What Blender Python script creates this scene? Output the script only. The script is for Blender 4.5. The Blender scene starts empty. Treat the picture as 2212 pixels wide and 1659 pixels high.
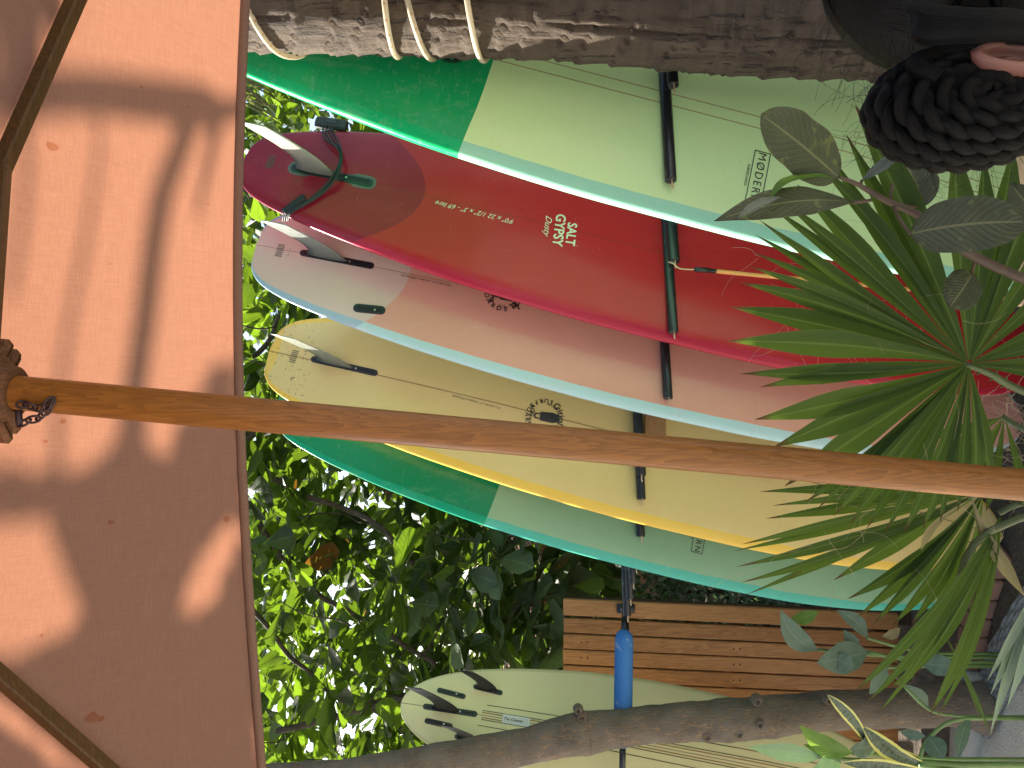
import bpy, math, random
from mathutils.bvhtree import BVHTree
from mathutils import Vector, Matrix, noise

# ------------------------------------------------------------------ camera, sky, sun, exposure
scene = bpy.context.scene
H, F = 1.85, 1661.0                     # eye height; focal length in units of a 2212 px wide frame
cam = bpy.data.objects.new('camera', bpy.data.cameras.new('camera'))
scene.collection.objects.link(cam); scene.camera = cam
cam.data.sensor_width = 36; cam.data.lens = 36 * F / 2212
cam.data.clip_start = 0.02; cam.data.clip_end = 500
cam.matrix_world = Matrix(((0, 1, 0, 0), (0, 0, -1, 0), (-1, 0, 0, H), (0, 0, 0, 1)))   # phone held on its side

SUN = Vector((-.62, .45, .68)).normalized()
world = bpy.data.worlds.new('World'); scene.world = world; world.use_nodes = True
wn = world.node_tree.nodes; wn.clear()
sky = wn.new('ShaderNodeTexSky'); sky.sky_type = 'NISHITA'; sky.sun_disc = False
sky.sun_elevation = math.asin(SUN.z); sky.sun_rotation = math.atan2(SUN.x, SUN.y)
sky.dust_density = 3.0; sky.air_density = 1.0
bg = wn.new('ShaderNodeBackground'); bg.inputs[1].default_value = .085
wo = wn.new('ShaderNodeOutputWorld')
world.node_tree.links.new(sky.outputs[0], bg.inputs[0]); world.node_tree.links.new(bg.outputs[0], wo.inputs[0])
sl = bpy.data.lights.new('sun', 'SUN'); sl.energy = 4.5; sl.angle = math.radians(.55); sl.color = (1, .94, .84)
sun = bpy.data.objects.new('sun', sl); scene.collection.objects.link(sun)
sun.rotation_euler = SUN.to_track_quat('Z', 'Y').to_euler(); sun.location = SUN * 30
scene.view_settings.view_transform = 'Standard'; scene.view_settings.look = 'None'
scene.view_settings.gamma = 1; scene.view_settings.exposure = 2.0
scene.view_settings.use_curve_mapping = False
scene.cycles.max_bounces = 8; scene.cycles.transparent_max_bounces = 12

# ------------------------------------------------------------------ helpers
C = scene.collection
V = Vector
R = random.Random(7)
def P(px, py, d):
    """point of the place seen at (px, py) of a 2212 x 1659 frame, d metres ahead"""
    return V(((829.5 - py) * d / F, d, H + (1106 - px) * d / F))
ORG = {}
def tag(o, label=None, cat=None, group=None, kind=None):
    if label: o['label'] = label
    if cat: o['category'] = cat
    if group: o['group'] = group
    if kind: o['kind'] = kind
    return o
def thing(name, loc, label, cat, group=None):
    o = bpy.data.objects.new(name, None); C.objects.link(o); o.location = loc
    o.empty_display_size = .1; ORG[o.name] = V(loc)
    return tag(o, label, cat, group)
def mesh_obj(name, verts, faces, mat, parent=None, smooth=True, uvs=None, uv2=None):
    org = ORG[parent.name] if parent else V((0, 0, 0))
    me = bpy.data.meshes.new(name)
    me.from_pydata([V(v) - org for v in verts], [], faces); me.update()
    if smooth: me.polygons.foreach_set('use_smooth', [True] * len(me.polygons))
    for nm, uv in (('UVMap', uvs), ('UV2', uv2)):
        if uv:
            l = me.uv_layers.new(name=nm)
            idx = [0] * len(me.loops); me.loops.foreach_get('vertex_index', idx)
            flat = []
            for i in idx: flat += [uv[i][0], uv[i][1]]
            l.data.foreach_set('uv', flat)
    if mat: me.materials.append(mat)
    o = bpy.data.objects.new(name, me); C.objects.link(o)
    if parent: o.parent = parent
    ORG[o.name] = org
    return o
class MB:
    """collects shapes into one mesh"""
    def __init__(s): s.v = []; s.f = []; s.uv = []
    def add(s, v, f, uv=None):
        n = len(s.v); s.v += v; s.f += [tuple(i + n for i in q) for q in f]
        s.uv += uv if uv else [(0, 0)] * len(v)
    def build(s, name, mat, parent=None, smooth=True): return mesh_obj(name, s.v, s.f, mat, parent, smooth, s.uv)
    def tube(s, pts, rad, n=8, cap=True):
        v, f, uv = tube(pts, rad, n, cap); s.add(v, f, uv)
    def box(s, c, x, y, z, bev=0):
        v, f = box(c, x, y, z, bev); s.add(v, f)
def frames(pts):
    out = []; u = None
    for i in range(len(pts)):
        a = pts[max(i - 1, 0)]; b = pts[min(i + 1, len(pts) - 1)]
        t = (b - a).normalized() if (b - a).length > 1e-9 else V((0, 0, 1))
        if u is None:
            u = t.cross(V((.3, .9, .2))); u = u.normalized() if u.length > 1e-3 else t.orthogonal().normalized()
        else:
            u = (u - t * u.dot(t)); u = u.normalized() if u.length > 1e-6 else t.orthogonal().normalized()
        out.append((t, u, t.cross(u)))
    return out
def tube(pts, rad, n=8, cap=True):
    pts = [V(p) for p in pts]; rr = rad if isinstance(rad, (list, tuple)) else [rad] * len(pts)
    v, f, uv = [], [], []; L = 0
    for i, (p, (t, a, b)) in enumerate(zip(pts, frames(pts))):
        if i: L += (p - pts[i - 1]).length
        for k in range(n):
            th = 2 * math.pi * k / n
            v.append(p + (a * math.cos(th) + b * math.sin(th)) * rr[i]); uv.append((L, k / n))
    m = len(pts)
    for i in range(m - 1):
        for k in range(n):
            f.append((i * n + k, i * n + (k + 1) % n, (i + 1) * n + (k + 1) % n, (i + 1) * n + k))
    if cap:
        f.append(tuple(range(n - 1, -1, -1))); f.append(tuple((m - 1) * n + k for k in range(n)))
    return v, f, uv
def smooth_path(pts, k=6):
    pts = [V(p) for p in pts]; out = []
    for i in range(len(pts) - 1):
        p0 = pts[max(i - 1, 0)]; p1 = pts[i]; p2 = pts[i + 1]; p3 = pts[min(i + 2, len(pts) - 1)]
        for j in range(k):
            t = j / k
            out.append(.5 * ((2 * p1) + (p2 - p0) * t + (2 * p0 - 5 * p1 + 4 * p2 - p3) * t * t + (3 * p1 - p0 - 3 * p2 + p3) * t ** 3))
    out.append(pts[-1]); return out
def box(c, x, y, z, bev=0):
    """box from centre and three half-axis vectors, chamfered along its length z when bev"""
    c, x, y, z = V(c), V(x), V(y), V(z)
    if bev:
        bx = x.normalized() * bev; by = y.normalized() * bev; bz = z.normalized() * bev
        def ring(zz, g):
            q = [(x - bx - g * bx, y - g * by), (x - g * bx, y - by - g * by)]
            o = []
            for sx, sy in ((1, 1), (1, -1), (-1, -1), (-1, 1)):
                pr = [(x * sx - (bx * sx) * (1 + g), y * sy - by * sy * g), (x * sx - bx * sx * g, y * sy - by * sy * (1 + g))]
                if sx * sy < 0: pr = pr[::-1]
                o += [c + a + b + zz for a, b in pr]
            return o
        v = ring(-z, 1) + ring(-z + bz, 0) + ring(z - bz, 0) + ring(z, 1)
        f = []
        for r in range(3):
            for k in range(8): f.append((r * 8 + k, r * 8 + (k + 1) % 8, (r + 1) * 8 + (k + 1) % 8, (r + 1) * 8 + k))
        f.append(tuple(range(7, -1, -1))); f.append(tuple(24 + k for k in range(8)))
        return v, f
    v = [c + x * a + y * b + z * d for d in (-1, 1) for a, b in ((-1, -1), (1, -1), (1, 1), (-1, 1))]
    return v, [(0, 3, 2, 1), (4, 5, 6, 7), (0, 1, 5, 4), (1, 2, 6, 5), (2, 3, 7, 6), (3, 0, 4, 7)]
def interp(tab, x):
    if x <= tab[0][0]: return tab[0][1]
    for (a, b), (c, d) in zip(tab, tab[1:]):
        if x <= c:
            t = (x - a) / (c - a); return b + (d - b) * t
    return tab[-1][1]
def sinterp(tab, x):
    """monotone-ish smooth interpolation"""
    n = len(tab)
    if x <= tab[0][0]: return tab[0][1]
    if x >= tab[-1][0]: return tab[-1][1]
    for i in range(n - 1):
        if x <= tab[i + 1][0]: break
    def m(j):
        if j == 0 or j == n - 1:
            a, b = (0, 1) if j == 0 else (n - 2, n - 1)
            return (tab[b][1] - tab[a][1]) / (tab[b][0] - tab[a][0])
        d0 = (tab[j][1] - tab[j - 1][1]) / (tab[j][0] - tab[j - 1][0]); d1 = (tab[j + 1][1] - tab[j][1]) / (tab[j + 1][0] - tab[j][0])
        return 0 if d0 * d1 <= 0 else 2 * d0 * d1 / (d0 + d1)
    (x0, y0), (x1, y1) = tab[i], tab[i + 1]; h = x1 - x0; t = (x - x0) / h
    return y0 * (1 + 2 * t) * (1 - t) ** 2 + h * m(i) * t * (1 - t) ** 2 + y1 * t * t * (3 - 2 * t) + h * m(i + 1) * t * t * (t - 1)

# ------------------------------------------------------------------ materials
class NT:
    def __init__(s, name):
        s.m = bpy.data.materials.new(name); s.m.use_nodes = True; s.t = s.m.node_tree; s.t.nodes.clear()
        s.out = s.n('OutputMaterial')
    def n(s, kind, **kw):
        o = s.t.nodes.new('ShaderNode' + kind)
        for k, v in kw.items():
            if k.startswith('i_'): o.inputs[k[2:].replace('_', ' ')].default_value = v
            else: setattr(o, k, v)
        return o
    def l(s, a, b): s.t.links.new(a, b); return b
    def put(s, sock, v):
        if hasattr(v, 'is_output'): s.l(v, sock)
        else: sock.default_value = v
    def math(s, op, a, b=0.0, c=0.0):
        o = s.n('Math', operation=op)
        for k, x in enumerate((a, b, c)):
            s.put(o.inputs[k], x)
        return o.outputs[0]
    def mix(s, fac, a, b, blend='MIX'):
        o = s.n('Mix', data_type='RGBA', blend_type=blend)
        s.put(o.inputs[0], fac)
        for k, x in ((6, a), (7, b)):
            s.put(o.inputs[k], x if hasattr(x, 'is_output') else (*x[:3], 1))
        return o.outputs[2]
    def noise(s, vec, scale, detail=4, rough=.55, out=0):
        o = s.n('TexNoise'); o.inputs['Scale'].default_value = scale; o.inputs['Detail'].default_value = detail
        o.inputs['Roughness'].default_value = rough
        if vec is not None: s.l(vec, o.inputs['Vector'])
        return o.outputs[out]
    def ramp(s, fac, stops):
        o = s.n('ValToRGB'); s.l(fac, o.inputs[0]); el = o.color_ramp.elements
        while len(el) < len(stops): el.new(.5)
        for e, (p, c) in zip(el, stops):
            e.position = p; e.color = (*c, 1) if isinstance(c, tuple) else (c, c, c, 1)
        return o.outputs[0]
    def mapping(s, vec, scale=(1, 1, 1), rot=(0, 0, 0)):
        o = s.n('Mapping'); o.inputs['Scale'].default_value = scale; o.inputs['Rotation'].default_value = rot
        s.l(vec, o.inputs['Vector']); return o.outputs[0]
    def coord(s, k='Object'): return s.n('TexCoord').outputs[k]
    def uv(s, name='UVMap'): return s.n('UVMap', uv_map=name).outputs[0]
    def sep(s, v):
        o = s.n('SeparateXYZ'); s.l(v, o.inputs[0]); return o.outputs
    def bump(s, h, strength=.3, dist=.01):
        o = s.n('Bump'); o.inputs['Strength'].default_value = strength; o.inputs['Distance'].default_value = dist
        s.l(h, o.inputs['Height']); return o.outputs[0]
    def bsdf(s, col, rough=.5, normal=None, **kw):
        b = s.n('BsdfPrincipled')
        s.put(b.inputs['Base Color'], col if hasattr(col, 'is_output') else (*col, 1))
        s.put(b.inputs['Roughness'], rough)
        if normal is not None: s.l(normal, b.inputs['Normal'])
        for k, v in kw.items(): s.put(b.inputs[k.replace('_', ' ')], v)
        return b.outputs[0]
    def done(s, sh): s.l(sh, s.out.inputs[0]); return s.m
def plain(name, col, rough=.5, var=.15, scale=12, bump=.15, bscale=80, bdist=.002, coat=0, metal=0):
    t = NT(name); c = t.coord()
    n = t.noise(c, scale, 5)
    dark = tuple(x * (1 - var) for x in col); lite = tuple(min(1, x * (1 + var)) for x in col)
    base = t.mix(t.ramp(n, [(.3, 0.), (.7, 1.)]), dark, lite)
    nb = t.bump(t.noise(c, bscale, 4), bump, bdist) if bump else None
    return t.done(t.bsdf(base, rough, nb, Coat_Weight=coat, Metallic=metal))
def wood(name, a, b, axis=2, rough=.45, fine=1.0, bump=.12, coat=.0, kn=1.0):
    t = NT(name); c = t.coord(); oi = t.n('ObjectInfo').outputs['Random']
    sc = [14 * fine] * 3; sc[axis] = .75 * fine
    cmb = t.n('CombineXYZ')
    for k in range(3): t.put(cmb.inputs[k], t.math('MULTIPLY', oi, 7.3 + 3 * k))
    vv = t.n('VectorMath', operation='ADD'); t.l(c, vv.inputs[0]); t.l(cmb.outputs[0], vv.inputs[1])
    m = t.mapping(vv.outputs[0], sc)
    n1 = t.noise(m, 3.0 * kn, 3, .5)
    rings = t.math('FRACT', t.math('MULTIPLY', n1, 9.0))
    n2 = t.noise(t.mapping(vv.outputs[0], [x * (9 if k != axis else 3) for k, x in enumerate(sc)]), 3, 4, .7)
    f = t.math('ADD', t.math('MULTIPLY', rings, .55), t.math('MULTIPLY', n2, .6))
    f = t.math('ADD', f, t.math('MULTIPLY', t.math('SUBTRACT', oi, .5), .5))
    col = t.mix(t.ramp(f, [(.2, 0.), (.95, 1.)]), a, b)
    big = t.noise(vv.outputs[0], 3.0, 3)
    col = t.mix(t.math('MULTIPLY', big, .35), col, tuple(x * .55 for x in a))
    return t.done(t.bsdf(col, rough, t.bump(f, bump, .002), Coat_Weight=coat, Coat_Roughness=.3, Specular_IOR_Level=.25))
def leafmat(name, front, trans, var=.35, rough=.45, veins=0, tw=.45, yellow=.0, spots=0, back=None, vcol=None, lim=8.0):
    """leaf surface: reflecting + light coming through; colour varies leaf by leaf"""
    t = NT(name); c = t.coord()
    rnd = t.math('FRACT', t.math('ADD', t.n('NewGeometry').outputs['Random Per Island'], t.n('ObjectInfo').outputs['Random']))
    n = t.noise(c, 25, 4)
    k = t.math('ADD', t.math('MULTIPLY', t.math('SUBTRACT', rnd, .5), var * 2), t.math('MULTIPLY', t.math('SUBTRACT', n, .5), .5))
    k = t.math('ADD', k, 1.0)
    def tint(col):
        o = t.n('Mix', data_type='RGBA', blend_type='MULTIPLY'); o.inputs[0].default_value = 1
        o.inputs[6].default_value = (*col, 1)
        cc = t.n('CombineColor')
        for q in range(3): t.l(k, cc.inputs[q])
        t.l(cc.outputs[0], o.inputs[7]); return o.outputs[2]
    f = tint(front); tr = tint(trans); nb = None
    if yellow:
        ym = t.math('GREATER_THAN', rnd, 1 - yellow)
        f = t.mix(ym, f, (.16, .07, .015)); tr = t.mix(ym, tr, (.24, .10, .012))
    h = t.noise(c, 60, 3)
    if veins:
        u = t.sep(t.uv()); av = t.math('ABSOLUTE', t.math('SUBTRACT', u[1], .5))
        mid = t.math('LESS_THAN', av, .022)
        ph = t.math('SUBTRACT', t.math('MULTIPLY', u[0], veins), t.math('MULTIPLY', av, veins * .55))
        wv = t.math('PINGPONG', ph, .5)
        side = t.math('LESS_THAN', wv, .045)
        vm = t.math('MAXIMUM', mid, t.math('MULTIPLY', side, .45))
        f = t.mix(vm, f, vcol or tuple(min(1, x * 2.2 + .04) for x in front))
        tr = t.mix(vm, tr, tuple(x * .8 for x in trans))
        h = t.math('ADD', t.math('MULTIPLY', h, .25), wv)
    if spots:
        sp = t.ramp(t.noise(c, 38, 3, .6), [(.60, 0.), (.68, 1.)])
        f = t.mix(t.math('MULTIPLY', sp, spots), f, (.30, .32, .08))
    if back:
        f = t.mix(t.n('NewGeometry').outputs['Backfacing'], f, back)
    nb = t.bump(h, .35, .004)
    p = t.bsdf(f, rough, nb, Specular_IOR_Level=.4)
    tb = t.n('BsdfTranslucent'); t.l(tr, tb.inputs[0]); t.l(nb, tb.inputs['Normal'])
    mx = t.n('MixShader'); mx.inputs[0].default_value = tw; t.l(p, mx.inputs[1]); t.l(tb.outputs[0], mx.inputs[2])
    return t.done(mx.outputs[0])
def bark(name, a, b, crack, axis=2, scale=1.0, strength=.9, cw=.06):
    t = NT(name); c = t.coord()
    sc = [scale * 16] * 3; sc[axis] = scale * 5
    m = t.mapping(c, sc)
    wob = t.n('VectorMath', operation='MULTIPLY_ADD')
    t.l(t.noise(m, 1.5, 3, .6, 1), wob.inputs[0]); wob.inputs[1].default_value = (1.2, 1.2, 1.2); t.l(m, wob.inputs[2])
    vo = t.n('TexVoronoi', feature='DISTANCE_TO_EDGE'); vo.inputs['Scale'].default_value = 1.6; t.l(wob.outputs[0], vo.inputs['Vector'])
    ck = t.ramp(vo.outputs['Distance'], [(0, 1.), (cw, .0)])
    n = t.noise(c, 9 * scale, 6, .65)
    col = t.mix(t.ramp(n, [(.3, 0.), (.7, 1.)]), a, b)
    col = t.mix(t.math('MULTIPLY', ck, .8), col, crack)
    hh = t.math('SUBTRACT', t.math('ADD', t.noise(m, 6, 5, .7), t.math('MULTIPLY', n, .6)), t.math('MULTIPLY', ck, .5))
    return t.done(t.bsdf(col, .85, t.bump(hh, strength, .012)))

M = {}
M['black_plastic'] = plain('black_plastic', (.012, .012, .013), .35, .3, 30, .1)
M['black_pipe'] = None
def pipe_mat():
    t = NT('black_pipe'); c = t.coord()
    sc = t.ramp(t.noise(t.mapping(c, (8, 40, 40)), 3.0, 5, .7), [(.62, 0.), (.68, 1.)])
    col = t.mix(sc, (.013, .015, .016), (.16, .18, .16))
    return t.done(t.bsdf(col, .3, t.bump(t.noise(c, 60, 4), .2, .002)))
M['black_pipe'] = pipe_mat()
M['rubber'] = plain('rubber', (.010, .010, .011), .5, .2, 30, .2)
M['pale_wood'] = plain('pale_wood', (.55, .40, .24), .6, .15, 40)
M['steel'] = plain('steel', (.35, .34, .33), .35, .1, 40, 0, metal=.9)
M['dark_iron'] = plain('dark_iron', (.05, .03, .035), .5, .4, 60, .2, metal=.5)
M['pole_wood'] = wood('pole_wood', (.13, .047, .010), (.30, .118, .024), 2, .36, 1.8, .1, .14, .9)
M['rib_wood'] = wood('rib_wood', (.045, .025, .010), (.105, .055, .020), 0, .5, 1)
M['hub_wood'] = wood('hub_wood', (.075, .032, .014), (.19, .08, .034), 2, .6, 1, .3)
M['slat'] = wood('slat', (.23, .092, .027), (.49, .225, .078), 2, .5, 1.0, .15, .1)
M['slat_dark'] = wood('slat_dark', (.06, .035, .018), (.12, .07, .035), 0, .6, 1)
M['beam_wood'] = wood('beam_wood', (.30, .15, .06), (.45, .25, .11), 0, .6, 1)
M['sand'] = plain('sand', (.40, .37, .31), .95, .16, 7, .6, 90, .01)
M['kerb'] = plain('kerb', (.33, .30, .25), .9, .25, 9, .4, 60, .006)
M['soil'] = plain('soil', (.07, .05, .032), .95, .4, 12, .8, 50, .03)
M['brick'] = plain('brick', (.25, .125, .075), .9, .35, 9, .5, 70, .006)
M['woven'] = plain('woven', (.17, .165, .15), .8, .4, 60, .5, 150, .004)
M['terracotta'] = plain('terracotta', (.50, .24, .13), .85, .12, 4)
M['window_dark'] = plain('window_dark', (.02, .025, .03), .15, .2, 3, 0)
M['ink'] = plain('ink', (.014, .016, .015), .35, .1, 10, 0)
M['ink_soft'] = plain('ink_soft', (.085, .07, .04), .4, .1, 10, 0)
M['white_ink'] = plain('white_ink', (.62, .58, .45), .4, .08, 10, 0)
M['white_label'] = plain('white_label', (.62, .62, .56), .35, .05, 10, 0)
M['green_ink'] = plain('green_ink', (.10, .42, .20), .35, .05, 10, 0)
def fin_mat(name, base, tip):
    t = NT(name); u = t.sep(t.uv())
    col = t.mix(t.math('MULTIPLY', u[1], .9), base, tip)
    n = t.noise(t.coord(), 60, 4)
    col = t.mix(t.math('MULTIPLY', t.ramp(n, [(.45, 0.), (.7, 1.)]), .25), col, tuple(x * .6 for x in base))
    p = t.bsdf(col, .28, None)
    tb = t.n('BsdfTranslucent'); t.l(col, tb.inputs[0])
    mx = t.n('MixShader'); mx.inputs[0].default_value = .35; t.l(p, mx.inputs[1]); t.l(tb.outputs[0], mx.inputs[2])
    return t.done(mx.outputs[0])
M['fin_pale'] = fin_mat('fin_pale', (.26, .26, .20), (.46, .46, .38))
M['fin_grey'] = fin_mat('fin_grey', (.17, .18, .16), (.32, .34, .31))
M['fin_olive'] = fin_mat('fin_olive', (.16, .18, .15), (.36, .38, .30))
M['fin_black'] = plain('fin_black', (.012, .012, .013), .5, .3, 30, .05)

def fabric():
    t = NT('canopy_fabric'); c = t.coord()
    wx = t.noise(t.mapping(c, (18, 700, 700)), 1, 3, .6); wy = t.noise(t.mapping(c, (900, 30, 30)), 1, 3, .6)
    wv = t.math('ADD', wx, wy)
    fine = t.noise(c, 500, 2)
    k = t.math('ADD', t.math('MULTIPLY', t.math('SUBTRACT', wv, 1.0), 1.5), t.math('MULTIPLY', t.math('SUBTRACT', fine, .5), .35))
    k = t.math('ADD', k, .5)
    mott = t.noise(c, 2.5, 4)
    tr = t.mix(k, (.255, .104, .058), (.345, .152, .088))
    tr = t.mix(t.math('MULTIPLY', mott, .25), tr, (.29, .125, .076))
    df = t.mix(k, (.150, .098, .078), (.19, .125, .10))
    # stains
    s = t.sep(c); mask = None
    for (x, z, r) in STAINS:
        d = t.math('SQRT', t.math('ADD', t.math('POWER', t.math('SUBTRACT', s[0], x), 2.0), t.math('POWER', t.math('MULTIPLY', t.math('SUBTRACT', s[2], z), 1.3), 2.0)))
        d = t.math('ADD', d, t.math('MULTIPLY', t.math('SUBTRACT', t.noise(c, 90, 4), .5), r * 1.3))
        mk = t.math('LESS_THAN', d, r)
        mask = mk if mask is None else t.math('MAXIMUM', mask, mk)
    mask = t.math('MULTIPLY', mask, t.math('ADD', .40, t.math('MULTIPLY', t.noise(c, 160, 3), .7)))
    tr = t.mix(mask, tr, (.22, .07, .03)); df = t.mix(mask, df, (.16, .06, .03))
    nb = t.bump(wv, .25, .001)
    a = t.n('BsdfDiffuse'); t.l(df, a.inputs[0]); t.l(nb, a.inputs['Normal'])
    b = t.n('BsdfTranslucent'); t.l(tr, b.inputs[0])
    mx = t.n('MixShader'); mx.inputs[0].default_value = .5; t.l(a.outputs[0], mx.inputs[1]); t.l(b.outputs[0], mx.inputs[2])
    return t.done(mx.outputs[0])

def board_mat(name, base, rail, tail=None, tail_s=None, tail_k=1.0, stringers=(), rail_at=.90, rail2=None, scol=(.30, .17, .08), sw=.004,
              tail_rail=None, rough=.22, dirt=.5, tail_soft=.002, scuff=0):
    """resin-tinted surfboard; UVMap = metres along and across, UV2.x = share of the half width"""
    t = NT(name); u = t.sep(t.uv()); e = t.sep(t.uv('UV2')); c = t.coord()
    n = t.noise(c, 2.6, 4)
    col = t.mix(t.math('MULTIPLY', n, .30), base, tuple(x * .80 for x in base))
    wob = t.math('MULTIPLY', t.math('SUBTRACT', t.noise(c, 5, 2), .5), .03)
    rm = t.math('GREATER_THAN', t.math('ADD', e[0], wob), rail_at)
    rc = rail
    if tail:
        a = t.math('SUBTRACT', u[0], t.math('ADD', tail_s, t.math('MULTIPLY', t.math('POWER', t.math('ABSOLUTE', u[1]), 2.0), tail_k)))
        tm = t.math('LESS_THAN', t.math('ADD', a, t.math('MULTIPLY', wob, .3)), 0.0)
        col = t.mix(tm, col, tail)
        rc = t.mix(tm, rail, tail_rail or tail)
    for off in stringers:
        sm = t.math('LESS_THAN', t.math('ABSOLUTE', t.math('SUBTRACT', u[1], off)), sw / 2)
        col = t.mix(t.math('MULTIPLY', sm, .7), col, scol)
    col = t.mix(rm, col, rc)
    # small dings and grime
    d1 = t.ramp(t.noise(c, 55, 4, .6), [(.70, 0.), (.74, 1.)]); d2 = t.ramp(t.noise(t.mapping(c, (4, 1, 9)), 9, 6, .7), [(.55, 0.), (.8, 1.)])
    col = t.mix(t.math('MULTIPLY', d1, dirt * .5), col, tuple(x * .35 + .02 for x in base))
    col = t.mix(t.math('MULTIPLY', d2, dirt * .5), col, tuple(x * .6 for x in base))
    mp = t.n('Mapping'); mp.inputs['Scale'].default_value = (5, 150, 1); mp.inputs['Rotation'].default_value = (0, 0, .12); t.l(t.uv(), mp.inputs['Vector'])
    s1 = t.ramp(t.noise(mp.outputs[0], 1.0, 2), [(.70, 0.), (.73, 1.)])
    mp2 = t.n('Mapping'); mp2.inputs['Scale'].default_value = (120, 9, 1); mp2.inputs['Rotation'].default_value = (0, 0, .5); t.l(t.uv(), mp2.inputs['Vector'])
    s2 = t.ramp(t.noise(mp2.outputs[0], 1.0, 2), [(.73, 0.), (.76, 1.)])
    spk = t.ramp(t.noise(c, 130, 2), [(.745, 0.), (.76, 1.)])
    low = t.ramp(t.noise(c, 4, 3), [(.45, 0.), (.62, 1.)])
    smear = t.ramp(t.noise(t.mapping(c, (5, 5, 2)), 2.2, 6, .7), [(.52, 0.), (.75, 1.)])
    lite = tuple(min(.8, x * 1.25 + .06) for x in base)
    col = t.mix(t.math('MULTIPLY', smear, .20), col, lite)
    col = t.mix(t.math('MULTIPLY', t.math('MULTIPLY', t.math("MAXIMUM", s1, s2), low), .2), col, lite)
    col = t.mix(t.math('MULTIPLY', spk, .7), col, tuple(min(.8, x * .7 + .28) for x in base))
    if scuff:
        sc = t.math('MULTIPLY', t.ramp(t.noise(c, 75, 5, .7), [(.60, 0.), (.66, 1.)]), t.math('MULTIPLY', t.math('LESS_THAN', u[0], t.math('MULTIPLY', t.noise(c, 9, 2), .36)), .8))
        col = t.mix(sc, col, (.05, .04, .025))
    ra = t.math('ADD', rough, t.math('MULTIPLY', d2, .2))
    nb = t.bump(t.noise(c, 7, 3), .10, .02)
    return t.done(t.bsdf(col, ra, nb, Coat_Weight=.05, Coat_Roughness=.15, Specular_IOR_Level=.20))

# ------------------------------------------------------------------ ground
def sheet(name, pts, z, mat, label=None):
    return tag(mesh_obj(name, [V((x, y, z)) for x, y in pts], [tuple(range(len(pts)))], mat, None, False), kind='structure')
sheet('ground', [(-120, -60), (120, -60), (120, 200), (-120, 200)], 0, M['sand'])
def G(px, py):
    d = F * H / (px - 1106); return ((829.5 - py) * d / F, d)
bed = [G(2098, 1760), G(2094, 1560), G(2104, 1470), G(2130, 1400), G(2180, 1330), G(2260, 1240), G(2500, 1150), (1.6, 1.2), (2.6, 2.2), (9, 2.6), (14, 16), (-14, 16), (-9, 3.4), (-2.4, 3.1)]
sheet('planting_bed', bed, .004, M['soil'])

# ------------------------------------------------------------------ umbrella
APEX = V((-.03, .95, 3.02))
cR = P(600, -1000, 1.70); cL = P(590, 1990, 1.70)
zc = (cR.z + cL.z) / 2; cR.z = cL.z = zc
kR = P(-40, 420, 1.18); kL = P(-150, 1345, 1.22)
nR = V((cR.x, .05, zc)); nL = V((cL.x, .05, zc)); nkR = V((kR.x, .72, kR.z)); nkL = V((kL.x, .68, kL.z))
ribsP = {'fR': (APEX, kR, cR), 'fL': (APEX, kL, cL), 'nR': (APEX, nkR, nR), 'nL': (APEX, nkL, nL)}
def rib_at(k, r):
    a, b, c = ribsP[k]
    return a.lerp(b, r / .25) if r < .25 else b.lerp(c, (r - .25) / .75)
def canopy_hit(X, Y):
    a = (1106 - X) / F
    return P(X, Y, 1.26 / (a + .40))
STAINS = []
U = thing('patio_umbrella', (.0, .95, 0), 'large orange canvas patio umbrella with wooden pole and ribs overhead', 'umbrella')
def rows(a, b, sag, nr=24, nq=28):
    v, f = [], []
    for i in range(nr + 1):
        r = i / nr
        for j in range(nq + 1):
            q = j / nq
            rr = r * (1 - sag * math.sin(math.pi * q) * r)
            p = rib_at(a, rr).lerp(rib_at(b, rr), q)
            p.z += .012 - .018 * math.sin(math.pi * q) * r * (1 - r) * 2
            v.append(p)
    for i in range(nr):
        for j in range(nq):
            k = i * (nq + 1) + j; f.append((k, k + 1, k + nq + 2, k + nq + 1))
    return v, f
BV = BVHTree.FromPolygons(*rows('fL', 'fR', .115))
def canopy_hit(X, Y):
    o = V((0, 0, H)); d = (P(X, Y, 1) - o).normalized(); h = BV.ray_cast(o, d)
    if h[0] is not None: return h[0]
    a = (1106 - X) / F
    return P(X, Y, 1.26 / (a + .40))
for X, Y, r in ((113, 316, .010), (198, 1551, .016), (218, 1553, .010), (135, 910, .007), (306, 188, .004), (98, 953, .005), (240, 1128, .007), (490, 1122, .010), (90, 1373, .004), (450, 440, .003), (238, 570, .003), (407, 230, .003)):
    p = canopy_hit(X, Y) - ORG[U.name]; STAINS.append((p.x, p.z, r * .62))
M['fabric'] = fabric()
def panel(a, b, sag, nm='canopy_panel', nr=24, nq=28):
    v, f = rows(a, b, sag, nr, nq)
    mesh_obj(nm, v, f, M['fabric'], U)
    return v[nr * (nq + 1):]
hem = panel('fL', 'fR', .115)
panel('fR', 'nR', .03); panel('nL', 'fL', .03); panel('nR', 'nL', .03)
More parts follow.
